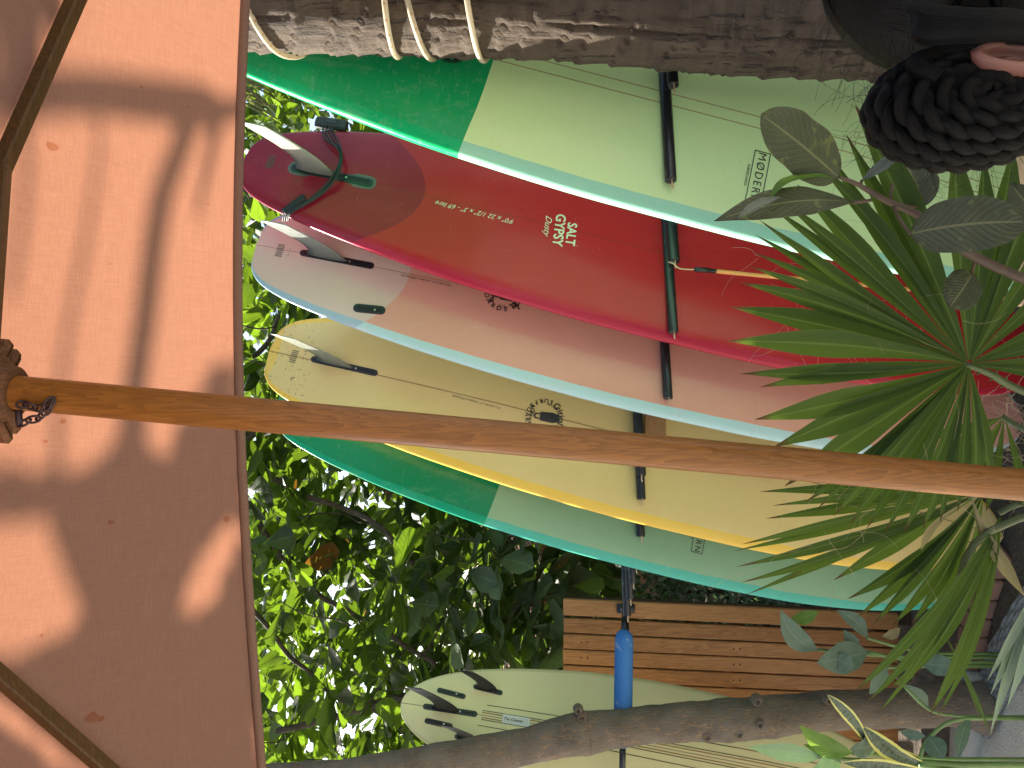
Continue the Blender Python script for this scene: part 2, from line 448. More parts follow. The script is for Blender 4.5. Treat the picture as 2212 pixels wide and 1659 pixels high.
# folded hem of the far panel
hv, hf = [], []
for i, p in enumerate(hem):
    for dy, dz in ((0, .004), (.010, -.004), (.009, -.016), (-.003, -.018), (-.006, -.005)): hv.append(p + V((0, dy, dz)))
for i in range(len(hem) - 1):
    for k in range(5): hf.append((i * 5 + k, i * 5 + (k + 1) % 5, i * 5 + 5 + (k + 1) % 5, i * 5 + 5 + k))
M['hem'] = plain('hem', (.16, .092, .070), .9, .1, 200, .1, 600, .001)
mesh_obj('hem', hv, hf, M['hem'], U)
for k in ribsP:
    a, b, c = ribsP[k]; mb = MB()
    up = V((0, 0, 1))
    for p, q in ((a, b), (b, c)):
        d = (q - p); s = d.cross(up).normalized(); n2 = s.cross(d).normalized()
        mb.box((p + q) / 2 - n2 * .012, s * .0125, n2 * .012, d / 2, .003)
    mb.build('rib', M['rib_wood'], U, False)
# pole
pb = P(2212, 1048, 1.02); pt = P(20, 847, .95)
pd = (pb - pt) / (pb.z - pt.z)
p0 = pt + pd * (0 - pt.z); p1 = APEX.copy()
pts = [p0.lerp(pt, i / 24) for i in range(25)] + [pt.lerp(APEX, i / 4) for i in range(1, 5)]
mb = MB(); mb.tube(pts, .0215, 24); mb.build('pole', M['pole_wood'], U)
# runner hub with clevis lobes
mb = MB()
hc = P(-16, 846, .95); axis = (pt - p0).normalized()
def lathe(mb, c, ax, prof, n=24):
    ax = ax.normalized(); a = ax.orthogonal().normalized(); b = ax.cross(a); v, f = [], []
    for r, z in prof:
        for k in range(n): v.append(c + ax * z + (a * math.cos(2 * math.pi * k / n) + b * math.sin(2 * math.pi * k / n)) * r)
    for i in range(len(prof) - 1):
        for k in range(n): f.append((i * n + k, i * n + (k + 1) % n, (i + 1) * n + (k + 1) % n, (i + 1) * n + k))
    mb.add(v, f)
lathe(mb, hc, axis, [(.022, -.030), (.030, -.030), (.034, -.026), (.036, -.012), (.046, -.006), (.050, .0), (.050, .03), (.046, .036), (.034, .04), (.034, .07), (.022, .075)])
mb.build('runner', M['hub_wood'], U)
for tgt in (kR, kL, nkR, nkL):
    d = tgt - hc; d = V((d.x, d.y, 0)).normalized(); s = V((-d.y, d.x, 0)); mb = MB()
    for sg in (-1, 1): mb.box(hc + d * .054 + s * sg * .0098 + axis * .016, d * .019, s * .0090, axis * .020, .005)
    mb.build('clevis', M['hub_wood'], U, False)
for tgt in (kR.lerp(cR, .03), kL.lerp(cL, .03), nkR.lerp(nR, .1), nkL.lerp(nL, .1)):
    d = (tgt - hc); d2 = V((d.x, d.y, 0)).normalized(); st = hc + d2 * .06 + axis * .030
    dd = tgt - V((0, 0, .012)) - st; s = dd.cross(V((0, 0, 1))).normalized(); n2 = s.cross(dd).normalized(); mb = MB()
    mb.box((st + tgt - V((0, 0, .012))) / 2, s * .010, n2 * .012, dd / 2, .003)
    mb.build('strut', M['rib_wood'], U, False)
# pin on its chain
cd = .925
ch = mesh_obj('chain_pin', *tube([P(40, 885, cd), P(42, 922, cd)], .0042, 8)[:2], M['dark_iron'], U)
lp = [P(x, y, cd) for x, y in ((43, 917), (62, 909), (82, 903), (96, 893), (103, 880), (112, 862), (98, 884), (76, 880), (55, 876), (42, 872))]
def link(p, q, k):
    d = (q - p); L = d.length / 2 + .003; d.normalize(); side = d.orthogonal().normalized()
    if k % 2: side = d.cross(side)
    c = (p + q) / 2; pts = []
    for i in range(15):
        a = 2 * math.pi * i / 14; pts.append(c + d * L * math.cos(a) * 1.0 + side * .0042 * math.sin(a) * (1.25 if abs(math.cos(a)) < .8 else 1))
    return tube(pts, .0015, 6, False)
for k, (a, b) in enumerate(zip(lp, lp[1:])):
    v, f, _ = link(a, b, k); mesh_obj('link', v, f, M['dark_iron'], ch)

# ------------------------------------------------------------------ palm trunk with its crown, rope light
TD = 1.86
def trunk_line(X):   # centre of the trunk in the frame
    return interp([(-900, -5), (545, -2), (1100, 12), (1440, 42), (1870, 60), (2700, 80)], X)
t_pts = [(X, trunk_line(X)) for X in range(-1600, 2780, 10)]
palm = thing('coconut_palm', P(2757, 80, TD), 'ringed grey coconut palm trunk wound with a clear rope light', 'palm tree')
def palm_trunk():
    v, f, uv = [], [], []; n = 96; rings = []
    z0 = 0.; zs = []
    ring_z = []; z = -.05; rr = random.Random(5)
    while z < 6: ring_z.append(z); z += rr.uniform(.05, .105)
    j = 0; Z = 0
    zz = [i * .011 for i in range(int(2.7 / .011))] + [2.7 + i * .04 for i in range(70)]
    for i, Z in enumerate(zz):
        X = 1106 - (Z - H) * F / TD; cy = trunk_line(X); c = P(X, cy, TD); c.z = Z
        for k in range(n):
            a = 2 * math.pi * k / n; d = V((math.cos(a), math.sin(a), 0))
            zq = Z + .035 * math.sin(a + Z * 1.3) + .028 * (noise.noise(V((d.x * 1.6, d.y * 1.6, Z * 5))))
            # position inside the leaf-scar ring below
            lo = 0; hi = len(ring_z) - 1
            while hi - lo > 1:
                m = (lo + hi) // 2
                if ring_z[m] <= zq: lo = m
                else: hi = m
            t = (zq - ring_z[lo]) / (ring_z[lo + 1] - ring_z[lo])
            saw = .0075 * (t ** 3) - .0055 * max(0, 1 - t * 7)
            r = .116 + .012 * max(0, 1.1 - Z) + saw
            r += .009 * noise.noise(V((d.x * 2, d.y * 2, Z * 2.2))) + .004 * noise.noise(V((d.x * 7, d.y * 7, Z * 9))) + .0030 * noise.noise(V((d.x * 26, d.y * 26, Z * 14)))
            cr = noise.noise(V((d.x * 19, d.y * 19, Z * 2.4)))
            if cr > .42: r -= min(.010, (cr - .42) * .08)
            v.append(c + d * r)
    for i in range(len(zz) - 1):
        for k in range(n): f.append((i * n + k, i * n + (k + 1) % n, (i + 1) * n + (k + 1) % n, (i + 1) * n + k))
    return v, f
def palm_bark():
    t = NT('palm_bark'); c = t.coord()
    m = t.mapping(c, (26, 26, 4)); n1 = t.noise(m, 2, 6, .7); n2 = t.noise(c, 11, 6, .65)
    ringn = t.noise(t.mapping(c, (3, 3, 55)), 1.2, 4, .6)
    col = t.mix(t.ramp(n2, [(.3, 0.), (.7, 1.)]), (.044, .030, .019), (.092, .066, .043))
    col = t.mix(t.math('MULTIPLY', t.ramp(ringn, [(.52, 0.), (.66, 1.)]), .5), col, (.098, .075, .054))
    col = t.mix(t.ramp(n1, [(.62, 0.), (.74, .6)]), col, (.032, .024, .017))
    cr = t.ramp(t.noise(t.mapping(c, (34, 34, 3.0)), 1.5, 4, .75), [(.36, 1.), (.42, .0)])
    col = t.mix(t.math('MULTIPLY', cr, .85), col, (.022, .018, .015))
    h = t.math('SUBTRACT', t.math('ADD', n1, t.math('MULTIPLY', t.noise(c, 90, 5, .7), .6)), t.math('MULTIPLY', cr, .8))
    return t.done(t.bsdf(col, .85, t.bump(h, .9, .008)))
M['palm_bark'] = palm_bark()
v, f = palm_trunk(); mesh_obj('trunk', v, f, M['palm_bark'], palm)
M['frond'] = leafmat('frond', (.06, .10, .025), (.18, .26, .04), .3, .5)
# crown far overhead, out of the picture
pc = P(-1600, -5, TD); pc.z = 5.4
mb = MB()
for k in range(12):
    a = 2 * math.pi * k / 12 + .2; d = V((math.cos(a), math.sin(a), 0))
    if d.dot(V((SUN.x, SUN.y, 0))) > .0: continue
    path = [pc + d * (2.0 * t) + V((0, 0, .75 * math.sin(t * 2.0) - 1.1 * t * t)) for t in [i / 12 for i in range(13)]]
    mb.tube(path, [.025 * (1 - .8 * i / 12) for i in range(13)], 5)
    sd = V((-d.y, d.x, 0))
    for i in range(2, 13):
        for hh in (0, .5):
            c0 = path[i - 1].lerp(path[i], hh); L = .55 * math.sin(math.pi * min(.97, (i + hh) / 13.5)) + .1
            for sg in (-1, 1):
                e = c0 + sd * sg * L + d * .18 + V((0, 0, -.25)); w = d * .016
                mb.add([c0 - w, c0 + w, c0.lerp(e, .6) + w * 1.2, e, c0.lerp(e, .6) - w * 1.2], [(0, 1, 2, 3, 4)])
tag(mb.build('crown', M['frond'], palm, False), kind='stuff')

def rope_mat():
    t = NT('clear_rope'); u = t.sep(t.uv())
    led = t.math('LESS_THAN', t.math('ABSOLUTE', t.math('SUBTRACT', t.math('FRACT', t.math('MULTIPLY', u[0], 30.0)), .5)), .06)
    st = t.math('LESS_THAN', t.math('ABSOLUTE', t.math('SUBTRACT', t.math('FRACT', t.math('MULTIPLY', u[1], 2.0)), .5)), .16)
    col = t.mix(t.math('MULTIPLY', st, .55), (.62, .57, .45), (.44, .35, .20))
    col = t.mix(t.math('MULTIPLY', led, st), col, (.35, .16, .06))
    p = t.bsdf(col, .18, None, Specular_IOR_Level=.6)
    tb = t.n('BsdfTranslucent'); tb.inputs[0].default_value = (.75, .68, .50, 1)
    mx = t.n('MixShader'); mx.inputs[0].default_value = .35; t.l(p, mx.inputs[1]); t.l(tb.outputs[0], mx.inputs[2])
    return t.done(mx.outputs[0])
keys = []  # (turns, X): turn .5 = side facing us, .25 = left edge; going round and down
for kf, xf, xl in ((0, 545, 596), (1, 846, 852), (2, 884, 920), (3, 1008, 1036)):
    keys += [(kf + .50, xf), (kf + .75, xl)]
keys = [(-.5, 330)] + keys + [(4.5, 1130)]
pts = []
N = 360
for i in range(N + 1):
    tn = .2 + 3.95 * i / N
    X = interp(keys, tn); a = -math.pi / 2 + (tn - .5) * -2 * math.pi    # front (-y) at .5, left (-x) at .75
    cc = P(X, trunk_line(X), TD); z = cc.z
    rr = .1245 + .004 * math.sin(tn * 9)
    pts.append(V((cc.x + rr * math.cos(a), cc.y + rr * math.sin(a), z)))
for _ in range(6): pts = [pts[0]] + [(pts[i - 1] + pts[i] * 2 + pts[i + 1]) / 4 for i in range(1, len(pts) - 1)] + [pts[-1]]
v, f, uv = tube(pts, .0070, 10)
tag(mesh_obj('rope_light', v, f, rope_mat(), None, True, uv), 'clear plastic rope light coiled four times round the ringed palm trunk', 'rope light')

# ------------------------------------------------------------------ surfboards
class Board:
    pass
LONG = [(0, .0), (.003, .20), (.012, .335), (.03, .44), (.06, .54), (.10, .635), (.2, .80), (.33, .935), (.47, .995), (.58, 1.0), (.70, .96), (.82, .83), (.90, .66), (.955, .46), (.985, .26), (1, 0)]
SQR = [(0, .0), (.002, .25), (.008, .36), (.02, .46), (.045, .56), (.08, .645), (.14, .745), (.25, .875), (.38, .965), (.5, 1.0), (.62, .99), (.74, .93), (.84, .80), (.91, .63), (.96, .43), (.987, .24), (1, 0)]
RND = [(0, .0), (.004, .13), (.016, .26), (.04, .41), (.08, .56), (.14, .70), (.22, .82), (.35, .95), (.48, 1.0), (.62, .97), (.76, .85), (.87, .64), (.94, .43), (.98, .23), (1, 0)]
def make_board(label, tail, nose, d, W, yaw, tab, mat, group=None, thick=.062, dn=None):
    b = Board(); b.T = P(tail[0], tail[1], d); Np = P(nose[0], nose[1], dn or d)
    b.A = (Np - b.T).normalized(); b.L = (Np - b.T).length
    n0 = V((math.sin(math.radians(yaw)), -math.cos(math.radians(yaw)), 0)); b.n = (n0 - b.A * n0.dot(b.A)).normalized()
    b.w = b.A.cross(b.n); b.W = W
    b.hw = lambda s: max(.001, W / 2 * sinterp(tab, s / b.L))
    def th(s):
        x = s / b.L; return thick / 2 * min(1, (.30 + .70 * min(1, x / .28) ** .8), (.25 + .75 * min(1, (1 - x) / .3) ** .8))
    b.th = th
    b.rock = lambda s: .040 * max(0, 1 - s / (.35 * b.L)) ** 2 + .085 * max(0, (s - .6 * b.L) / (.4 * b.L)) ** 2
    e1, e2 = .62, .60
    def bot(s, t):
        k = min(1, abs(t) / b.hw(s)); cph = k ** (1 / e1)
        return -b.rock(s) + th(s) * math.sqrt(max(0, 1 - cph * cph)) ** e2
    b.bot = bot
    b.pt = lambda s, t, u=0: b.T + b.A * s + b.w * t + b.n * u
    b.on = lambda s, t, off=.0015: b.pt(s, t, bot(max(.001, min(b.L - .001, s)), t) + off)
    v, f, uv, uv2 = [], [], [], []; ns, n = 110, 44
    ss = []
    for i in range(ns + 1):
        x = i / ns; x = .5 - .5 * math.cos(math.pi * x); x = .25 * x + .75 * (x ** 1.0) ; ss.append(x)
    ss[0] = .0006; ss[-1] = 1 - .0006
    for x in ss:
        s = x * b.L; h = b.hw(s); q = th(s); rk = b.rock(s)
        for k in range(n):
            a = 2 * math.pi * k / n; c, si = math.cos(a), math.sin(a)
            t = h * math.copysign(abs(c) ** e1, c); u = q * math.copysign(abs(si) ** e2, si)
            v.append(b.pt(s, t, u - rk)); uv.append((s, t)); uv2.append((abs(c) ** e1 if si >= 0 else 1.0, 0))
    for i in range(ns):
        for k in range(n): f.append((i * n + k, (i + 1) * n + k, (i + 1) * n + (k + 1) % n, i * n + (k + 1) % n))
    f.append(tuple(range(n))); f.append(tuple(ns * n + k for k in range(n - 1, -1, -1)))
    base = b.pt(b.L, 0)
    b.o = thing('surfboard', base, label, 'surfboard', group)
    mesh_obj('hull', v, f, mat, b.o, True, uv, uv2)
    def st(px, py):
        d0 = (P(px, py, 1) - V((0, 0, H))); u = 0
        for _ in range(4):
            q = b.T + b.n * u; tt = (q - V((0, 0, H))).dot(b.n) / d0.dot(b.n); p = V((0, 0, H)) + d0 * tt
            s = (p - b.T).dot(b.A); t = (p - b.T).dot(b.w); u = bot(max(.01, min(b.L - .01, s)), t)
        return s, t
    b.st = st
    return b
def strip_on(b, name, pts, width, mat, parent=None):
    """flat inlay line along board coordinates"""
    v, f = [], []
    for i, (s, t) in enumerate(pts):
        a = pts[max(i - 1, 0)]; c = pts[min(i + 1, len(pts) - 1)]
        dx, dy = c[0] - a[0], c[1] - a[1]; l = math.hypot(dx, dy); nx, ny = -dy / l * width / 2, dx / l * width / 2
        v += [b.on(s + nx, t + ny), b.on(s - nx, t - ny)]
    for i in range(len(pts) - 1): f.append((2 * i, 2 * i + 1, 2 * i + 3, 2 * i + 2))
    return v, f
_cache = {}
def text2d(body, bold=0, shear=0, spacing=1.0):
    k = (body, bold, shear, spacing)
    if k in _cache: return _cache[k]
    cu = bpy.data.curves.new('lettering', 'FONT'); cu.body = body; cu.size = 1; cu.offset = bold; cu.shear = shear
    cu.align_x = 'CENTER'; cu.align_y = 'CENTER'; cu.resolution_u = 3; cu.space_character = spacing
    o = bpy.data.objects.new('lettering', cu); C.objects.link(o)
    dg = bpy.context.evaluated_depsgraph_get(); me = bpy.data.meshes.new_from_object(o.evaluated_get(dg))
    r = ([(q.co.x, q.co.y) for q in me.vertices], [tuple(p.vertices) for p in me.polygons])
    bpy.data.objects.remove(o); bpy.data.curves.remove(cu); bpy.data.meshes.remove(me)
    _cache[k] = r; return r
def place2d(b, geo, s0, t0, size, ang, off=.0016, sx=1.0):
    """ang 0: letters run towards the left rail with their tops towards the nose"""
    vv, ff = geo; ca, sa = math.cos(ang), math.sin(ang)
    v = []
    for x, y in vv:
        x *= size * sx; y *= size
        tt = x * ca - y * sa; s = x * sa + y * ca      # x axis = w, y axis = A at ang 0
        v.append(b.on(s0 + s, t0 + tt, off))
    return v, ff
def letter(b, body, px, size, ang=0, mat='ink', name='lettering', bold=0, shear=0, sx=1.0, spacing=1.0, off=.0016):
    s, t = b.st(*px); v, f = place2d(b, text2d(body, bold, shear, spacing), s, t, size, ang, off, sx)
    return mesh_obj(name, v, f, M[mat], b.o, False)
def disc2d(r0, r1, n=40):
    v, f = [], []
    for k in range(n):
        a = 2 * math.pi * k / n; v += [(r0 * math.cos(a), r0 * math.sin(a)), (r1 * math.cos(a), r1 * math.sin(a))]
    for k in range(n):
        a, c = 2 * k, 2 * ((k + 1) % n); f.append((a, a + 1, c + 1, c))
    return v, f
def rect2d(w, h, lw):
    q = [(-w, -h), (w, -h), (w, h), (-w, h)]; i = [(x - math.copysign(lw, x), y - math.copysign(lw, y)) for x, y in q]
    def split(c): return [(c[k][0] + (c[(k + 1) % 4][0] - c[k][0]) * j / 10, c[k][1] + (c[(k + 1) % 4][1] - c[k][1]) * j / 10) for k in range(4) for j in range(10)]
    return split(q) + split(i), [(k, (k + 1) % 40, 40 + (k + 1) % 40, 40 + k) for k in range(40)]
def fin(b, s0, s1, t, h, rake, mat, name='fin', cant=0, wide=1.0, back=.0):
    """raked foil; base from s0 (trailing, tail side) to s1 (leading)"""
    v, f, uv = [], [], []; nh, nc = 22, 9; Lb = s1 - s0
    for i in range(nh + 1):
        y = i / nh
        lead = s1 - (Lb * .30) * y - rake * (y ** 2.0)
        trail = s0 + Lb * .30 * math.sin(math.pi * min(1, y * 1.05)) * (1 - y) - rake * y ** 1.7 + (.0) * y - Lb * .10 * max(0, y - .6)
        ch = max(.004, (lead - trail) * 1.0)
        if y > .93: ch *= 1 - ((y - .93) / .07) ** 2 * .75
        mid = lead - ch / 2
        for k in range(nc):
            a = 2 * math.pi * k / nc
            ds = mid + ch / 2 * math.cos(a); dt = t + (.0065 * (1 - .75 * y)) * math.sin(a) + cant * y * h
            v.append(b.pt(ds, dt, b.bot(max(.005, ds if i == 0 else (s0 + s1) / 2), t) + y * h - (.006 if i == 0 else 0))); uv.append(((k % 5) / 5, y))
    for i in range(nh):
        for k in range(nc): f.append((i * nc + k, i * nc + (k + 1) % nc, (i + 1) * nc + (k + 1) % nc, (i + 1) * nc + k))
    f.append(tuple(nh * nc + k for k in range(nc)))
    return mesh_obj(name, v, f, M[mat], b.o, True, uv)
def fin_box(b, s0, s1, t, w=.026, name='fin_box', rim=None, ang=0):
    """proud black frame with a slot let into it"""
    L = (s1 - s0) / 2; c = (s0 + s1) / 2; v, f = [], []; ca, sa = math.cos(ang), math.sin(ang)
    def ring(l, h, off, n=6):
        o = []
        r = h
        for cx, a0 in ((l - r, -90), (-(l - r), 90)):
            for k in range(n + 1):
                a = math.radians(a0 + 180 * k / n); x = cx + r * math.cos(a); y = r * math.sin(a)
                o.append(b.on(c + x * ca - y * sa, t + x * sa + y * ca, off))
        return o
    rr = [ring(L, w / 2, .0002), ring(L, w / 2, .0022), ring(L - .004, w / 2 - .004, .0026), ring(L - .010, w / 2 - .0075, .0026), ring(L - .010, w / 2 - .0075, .0006)]
    m = len(rr[0])
    for q in rr: v += q
    for i in range(len(rr) - 1):
        for k in range(m): f.append((i * m + k, i * m + (k + 1) % m, (i + 1) * m + (k + 1) % m, (i + 1) * m + k))
    f.append(tuple((len(rr) - 1) * m + k for k in range(m)))
    bx = mesh_obj(name, v, f, M['black_plastic'], b.o, False)
    vs, fs = [], []
    q = ring(L - .012, w / 2 - .0085, .0010); mesh_obj('slot', q, [tuple(range(len(q)))], M['slot'], bx, False)
    p = b.on(c + L * .35, t, .004); mb = MB(); mb.tube([p - b.n * .003, p + b.n * .002], .0036, 10); mb.build('screw', M['steel'], bx, False)
    if rim:
        q0 = ring(L + .010, w / 2 + .010, .0004); q1 = ring(L - .001, w / 2 - .001, .0006)
        mesh_obj('resin_patch', q0 + q1, [(k, (k + 1) % m, m + (k + 1) % m, m + k) for k in range(m)], M[rim], b.o, False)
    return bx
M['slot'] = plain('slot', (.004, .004, .004), .6, .1, 10, 0)
M['resin_red'] = plain('resin_red', (.10, .075, .07), .35, .2, 30, 0)

GR = 'longboards leaning in the rack'
m_green = board_mat('green_board', (.62, .88, .40), (.30, .66, .46), (.012, .36, .115), .965, -.25, (-.017, .017), .885, tail_rail=(.006, .42, .14), scol=(.30, .22, .08), sw=.0035)
m_green2 = board_mat('green_board_far', (.23, .40, .24), (.07, .40, .30), (.005, .20, .085), .895, -.35, (-.017, .017), .885, tail_rail=(.005, .28, .15), scol=(.2, .18, .08), sw=.0035)
m_red = board_mat('red_board', (.41, .020, .024), (.40, .020, .045), (.25, .012, .026), .62, -4.2, (0,), .90, tail_rail=(.26, .02, .04), scol=(.20, .03, .02), sw=.003)
m_peach = board_mat('peach_board', (.68, .335, .245), (.42, .60, .60), (.62, .46, .37), .55, -2.6, (0,), .875, tail_rail=(.32, .44, .50), scol=(.30, .15, .09), sw=.003)
m_yellow = board_mat('yellow_board', (.66, .49, .20), (.74, .47, .075), (.72, .46, .10), .035, -1.0, (0,), .875, tail_rail=(.70, .42, .05), scol=(.19, .11, .04), sw=.005, scuff=1)
m_cream = board_mat('cream_board', (.74, .66, .34), (.60, .54, .26), None, None, 1, (0,), .93, scol=(.22, .07, .06), sw=.004)
YAW = 17
green = make_board('pale green longboard with dark green tail, half behind the palm trunk', (312, -62), (2560, 524), 2.05, .635, YAW - 2, LONG, m_green, GR, .072)
red = make_board('dark red longboard with pale fin and black leash looped round its tail', (520, 334), (2318, 772), 2.52, .575, YAW, LONG, m_red, GR)
peach = make_board('peach longboard with grey-blue rails between the red and the yellow board', (548, 520), (2250, 906), 2.64, .590, YAW, SQR, m_peach, GR)
yellow = make_board('yellow longboard with deep yellow rails and scuffed tail', (577, 752), (2200, 1156), 2.76, .580, YAW, SQR, m_yellow, GR)
green2 = make_board('sea green longboard at the far left end of the rack, partly behind the yellow one', (594, 862), (2155, 1242), 2.88, .590, YAW, LONG, m_green2, GR)
cream = make_board('cream surfboard with three black fins in front of the slatted wall', (866, 1512), (2060, 1742), 3.14, .56, 43, RND, m_cream, None, .055)

# fins and their boxes
def st_line(b, p, q): return b.st(*p), b.st(*q)
(s0, t0), (s1, t1) = st_line(red, (630, 357), (805, 401)); t = (t0 + t1) / 2
fin_box(red, s0, s1, t, .030, rim='resin_red'); fin(red, s0 + .01, s0 + .155, t, .205, .145, 'fin_pale')
(s0, t0), (s1, t1) = st_line(peach, (648, 545), (808, 576)); t = (t0 + t1) / 2
fin_box(peach, s0, s1, t, .024); fin(peach, s0 + .02, s0 + .17, t, .19, .13, 'fin_grey')
sb = peach.st(798, 668)
fin_box(peach, sb[0] - .055, sb[0] + .055, sb[1], .030, 'side_fin_box', ang=-.1)
(s0, t0), (s1, t1) = st_line(yellow, (672, 774), (816, 808)); t = (t0 + t1) / 2
fin_box(yellow, s0, s1, t, .024); fin(yellow, s0 + .012, s0 + .165, t, .195, .135, 'fin_olive')
(s0, t0), (s1, t1) = st_line(cream, (914, 1523), (1031, 1546)); t = (t0 + t1) / 2
fin_box(cream, s0, s1, t, .024); fin(cream, s0 + .03, s0 + .155, t, .175, .125, 'fin_black')
for pa, pb2, hasfin in (((944, 1490), (1006, 1506), False), ((1022, 1482), (1086, 1498), True), ((917, 1556), (978, 1570), False), ((982, 1590), (1042, 1602), True)):
    (s0, t0), (s1, t1) = st_line(cream, pa, pb2)
    fin_box(cream, s0, s1, (t0 + t1) / 2, .022, 'side_fin_box', ang=(t1 - t0) / (s1 - s0))
    if hasfin: fin(cream, s0 + .004, s0 + .105, (t0 + t1) / 2 - .002, .125, .085, 'fin_black', 'side_fin', cant=-.08 if t0 < 0 else .08)

# lettering
letter(red, 'SALT', (1233, 506), .043, .10, 'white_ink', bold=.022, sx=.86)
letter(red, 'GYPSY', (1207, 497), .045, .10, 'white_ink', bold=.022, sx=.88)
letter(red, 'Dusty', (1183, 487), .030, .10, 'white_ink', shear=.5)
def along(b, body, p, q, size, mat, shear=.35, bold=0):
    (s0, t0), (s1, t1) = b.st(*p), b.st(*q)
    ang = math.atan2(s1 - s0, t1 - t0)
    # direction of x axis: (t, s) = (cos, sin)
    w2 = text2d(body, bold, shear); wid = max(x for x, y in w2[0]) - min(x for x, y in w2[0])
    L = math.hypot(s1 - s0, t1 - t0)
    v, f = place2d(b, w2, (s0 + s1) / 2, (t0 + t1) / 2, L / wid, ang, .0016, 1)
    mesh_obj('lettering', v, f, M[mat], b.o, False)
along(red, '9\'0" x 22 1/2" x 3" - 69 litre', (1110, 480), (942, 438), .042, 'white_ink')
along(peach, '9\'0 x 23" x 3" - 67 litres (189 board)', (975, 617), (868, 595), .034, 'ink')
along(yellow, '9\'2 x 22 3/4" x 3" - 70 litres (197 board)', (1082, 882), (979, 855), .034, 'ink')
for b, px in ((red, (584, 350)), (peach, (604, 541)), (yellow, (634, 770))):
    letter(b, 'IIIIIII', px, .036, 0, 'ink_soft', 'marking', sx=.8)
    letter(b, '- - - -', (px[0] + 22, px[1] + 4), .02, 0, 'ink_soft', 'marking', sx=.8)
for b, px, ang in ((green, (1637, 384), .0), (green2, (1512, 1150), .0)):
    s, t = b.st(*px)
    if b is green: t += 0
    v, f = place2d(b, text2d('MØDERN', 0, 0, 1.25), s, t, .030, ang); mesh_obj('lettering', v, f, M['ink'], b.o, False)
    q, qf = rect2d(.076, .0215, .0022)
    vv, ff = place2d(b, (q, qf), s, t, 1, ang, .0018); mesh_obj('logo_frame', vv, ff, M['ink'], b.o, False)
    v, f = place2d(b, text2d('SURFBOARDS', 0, 0, 1.05), s - .029, t, .010, ang); mesh_obj('lettering', v, f, M['ink'], b.o, False)
# round badge on the dark green tail
s, t = green.st(977, 108)
v, f = [], []
vv, ff = disc2d(.0005, .036); v, f = place2d(green, (vv, ff), s, t, 1, 0, .0016)
v2, f2 = place2d(green, disc2d(.039, .0415), s, t, 1, 0, .0016)
bd = mesh_obj('badge', v + v2, f + [tuple(i + len(v) for i in q) for q in f2], M['ink'], green.o, False)
v, f = place2d(green, text2d('Retro', .01, .4), s, t, .026, .25, .0030); mesh_obj('lettering', v, f, M['green_ink'], bd, False)
def ring_text(b, c, items, can=True):
    s, t = b.st(*c); V2, F2 = [], []
    for body, rad, a0, a1, size, sh, flip in items:
        for i, chx in enumerate(body):
            if chx == ' ': continue
            a = math.radians(a0 + (a1 - a0) * i / max(1, len(body) - 1))
            # a measured from the left rail direction towards the nose
            dt, ds = rad * math.cos(a), rad * math.sin(a)
            an = a - math.pi / 2 + (math.pi if flip else 0)
            v, f = place2d(b, text2d(chx, .02, sh), s + ds, t + dt, size, an, .0016)
            F2 += [tuple(k + len(V2) for k in q) for q in f]; V2 += v
    return mesh_obj('logo', V2, F2, M['ink'], b.o, False)
def can_logo(b, c):
    s, t = b.st(*c)
    out = [(-.030, -.018), (.012, -.020), (.034, -.014), (.036, .012), (.014, .018), (-.030, .014), (-.033, -.002)]
    v, f = place2d(b, ([(y, x) for x, y in out], [tuple(range(len(out)))]), s + .004, t, 1.0, .12, .0016)
    q = [(-.052, -.010), (-.032, -.014), (-.032, -.009), (-.047, -.006), (-.047, .002), (-.032, .005), (-.032, .010), (-.052, .007)]
    v2, f2 = place2d(b, ([(y, x) for x, y in q], [(0, 1, 2, 3), (0, 3, 4, 7), (7, 4, 5, 6)]), s + .004, t, 1.0, .12, .0016)
    mesh_obj('logo', v + v2, f + [tuple(i + len(v) for i in qq) for qq in f2], M['ink'], b.o, False)
ring_text(yellow, (1176, 902), [('SURFBOARDS', .062, 168, 327, .023, 0, True), ('Critical', .060, 146, 80, .033, 0, False), ('slide', .060, 66, 14, .033, 0, False)])
can_logo(yellow, (1183, 902))
letter(yellow, 'RETRO', (1192, 878), .012, 1.3); letter(yellow, 'LOG', (1150, 888), .020, .1, bold=.03); letter(yellow, 'WAVE CAP', (1145, 905), .012, .1, bold=.02)
ring_text(peach, (1090, 632), [('SURFBOARDS', .062, 190, 375, .023, 0, True), ('Glide.', .060, 110, 35, .042, .4, False)])
can_logo(peach, (1097, 640))
letter(peach, 'LOG', (1088, 663), .016, 1.3); letter(peach, 'SUPER', (1063, 640), .018, .1, bold=.03)
# stripes and label on the cream board
for k, off in enumerate((-.042, -.018, -.010, .010, .018, .042)):
    pts = [(cream.st(1040 + (0 if abs(off) < .03 else -6 + 14 * (off < 0)), 1548)[0] + (i / 40) * 1.55, off * (1 + .5 * i / 40)) for i in range(41)]
    v, f = strip_on(cream, 'stripe', pts, .0028 if abs(off) != .010 else .004, M['ink']); mesh_obj('pinstripe', v, f, M['ink'] if abs(off) != .010 else M['stripe_tan'] if 'stripe_tan' in M else M['beam_wood'], cream.o, False)
s, t = cream.st(1114, 1561)
v, f = place2d(cream, ([(-.056, -.018), (.056, -.018), (.056, .018), (-.056, .018)], [(0, 1, 2, 3)]), s, 0, 1, math.pi / 2 - math.pi * 0, .0022)
lb = mesh_obj('label', v, f, M['white_label'], cream.o, False)
v, f = place2d(cream, text2d('The Cheater', .012, .3), s - .012, 0, .0155, math.pi / 2, .0030); mesh_obj('lettering', v, f, M['ink'], lb, False)
for k in range(4):
    v, f = place2d(cream, text2d('- - -', 0, 0), s + .043, -.011 + .007 * k, .008, math.pi / 2, .0030); mesh_obj('lettering', v, f, M['ink_soft'], lb, False)

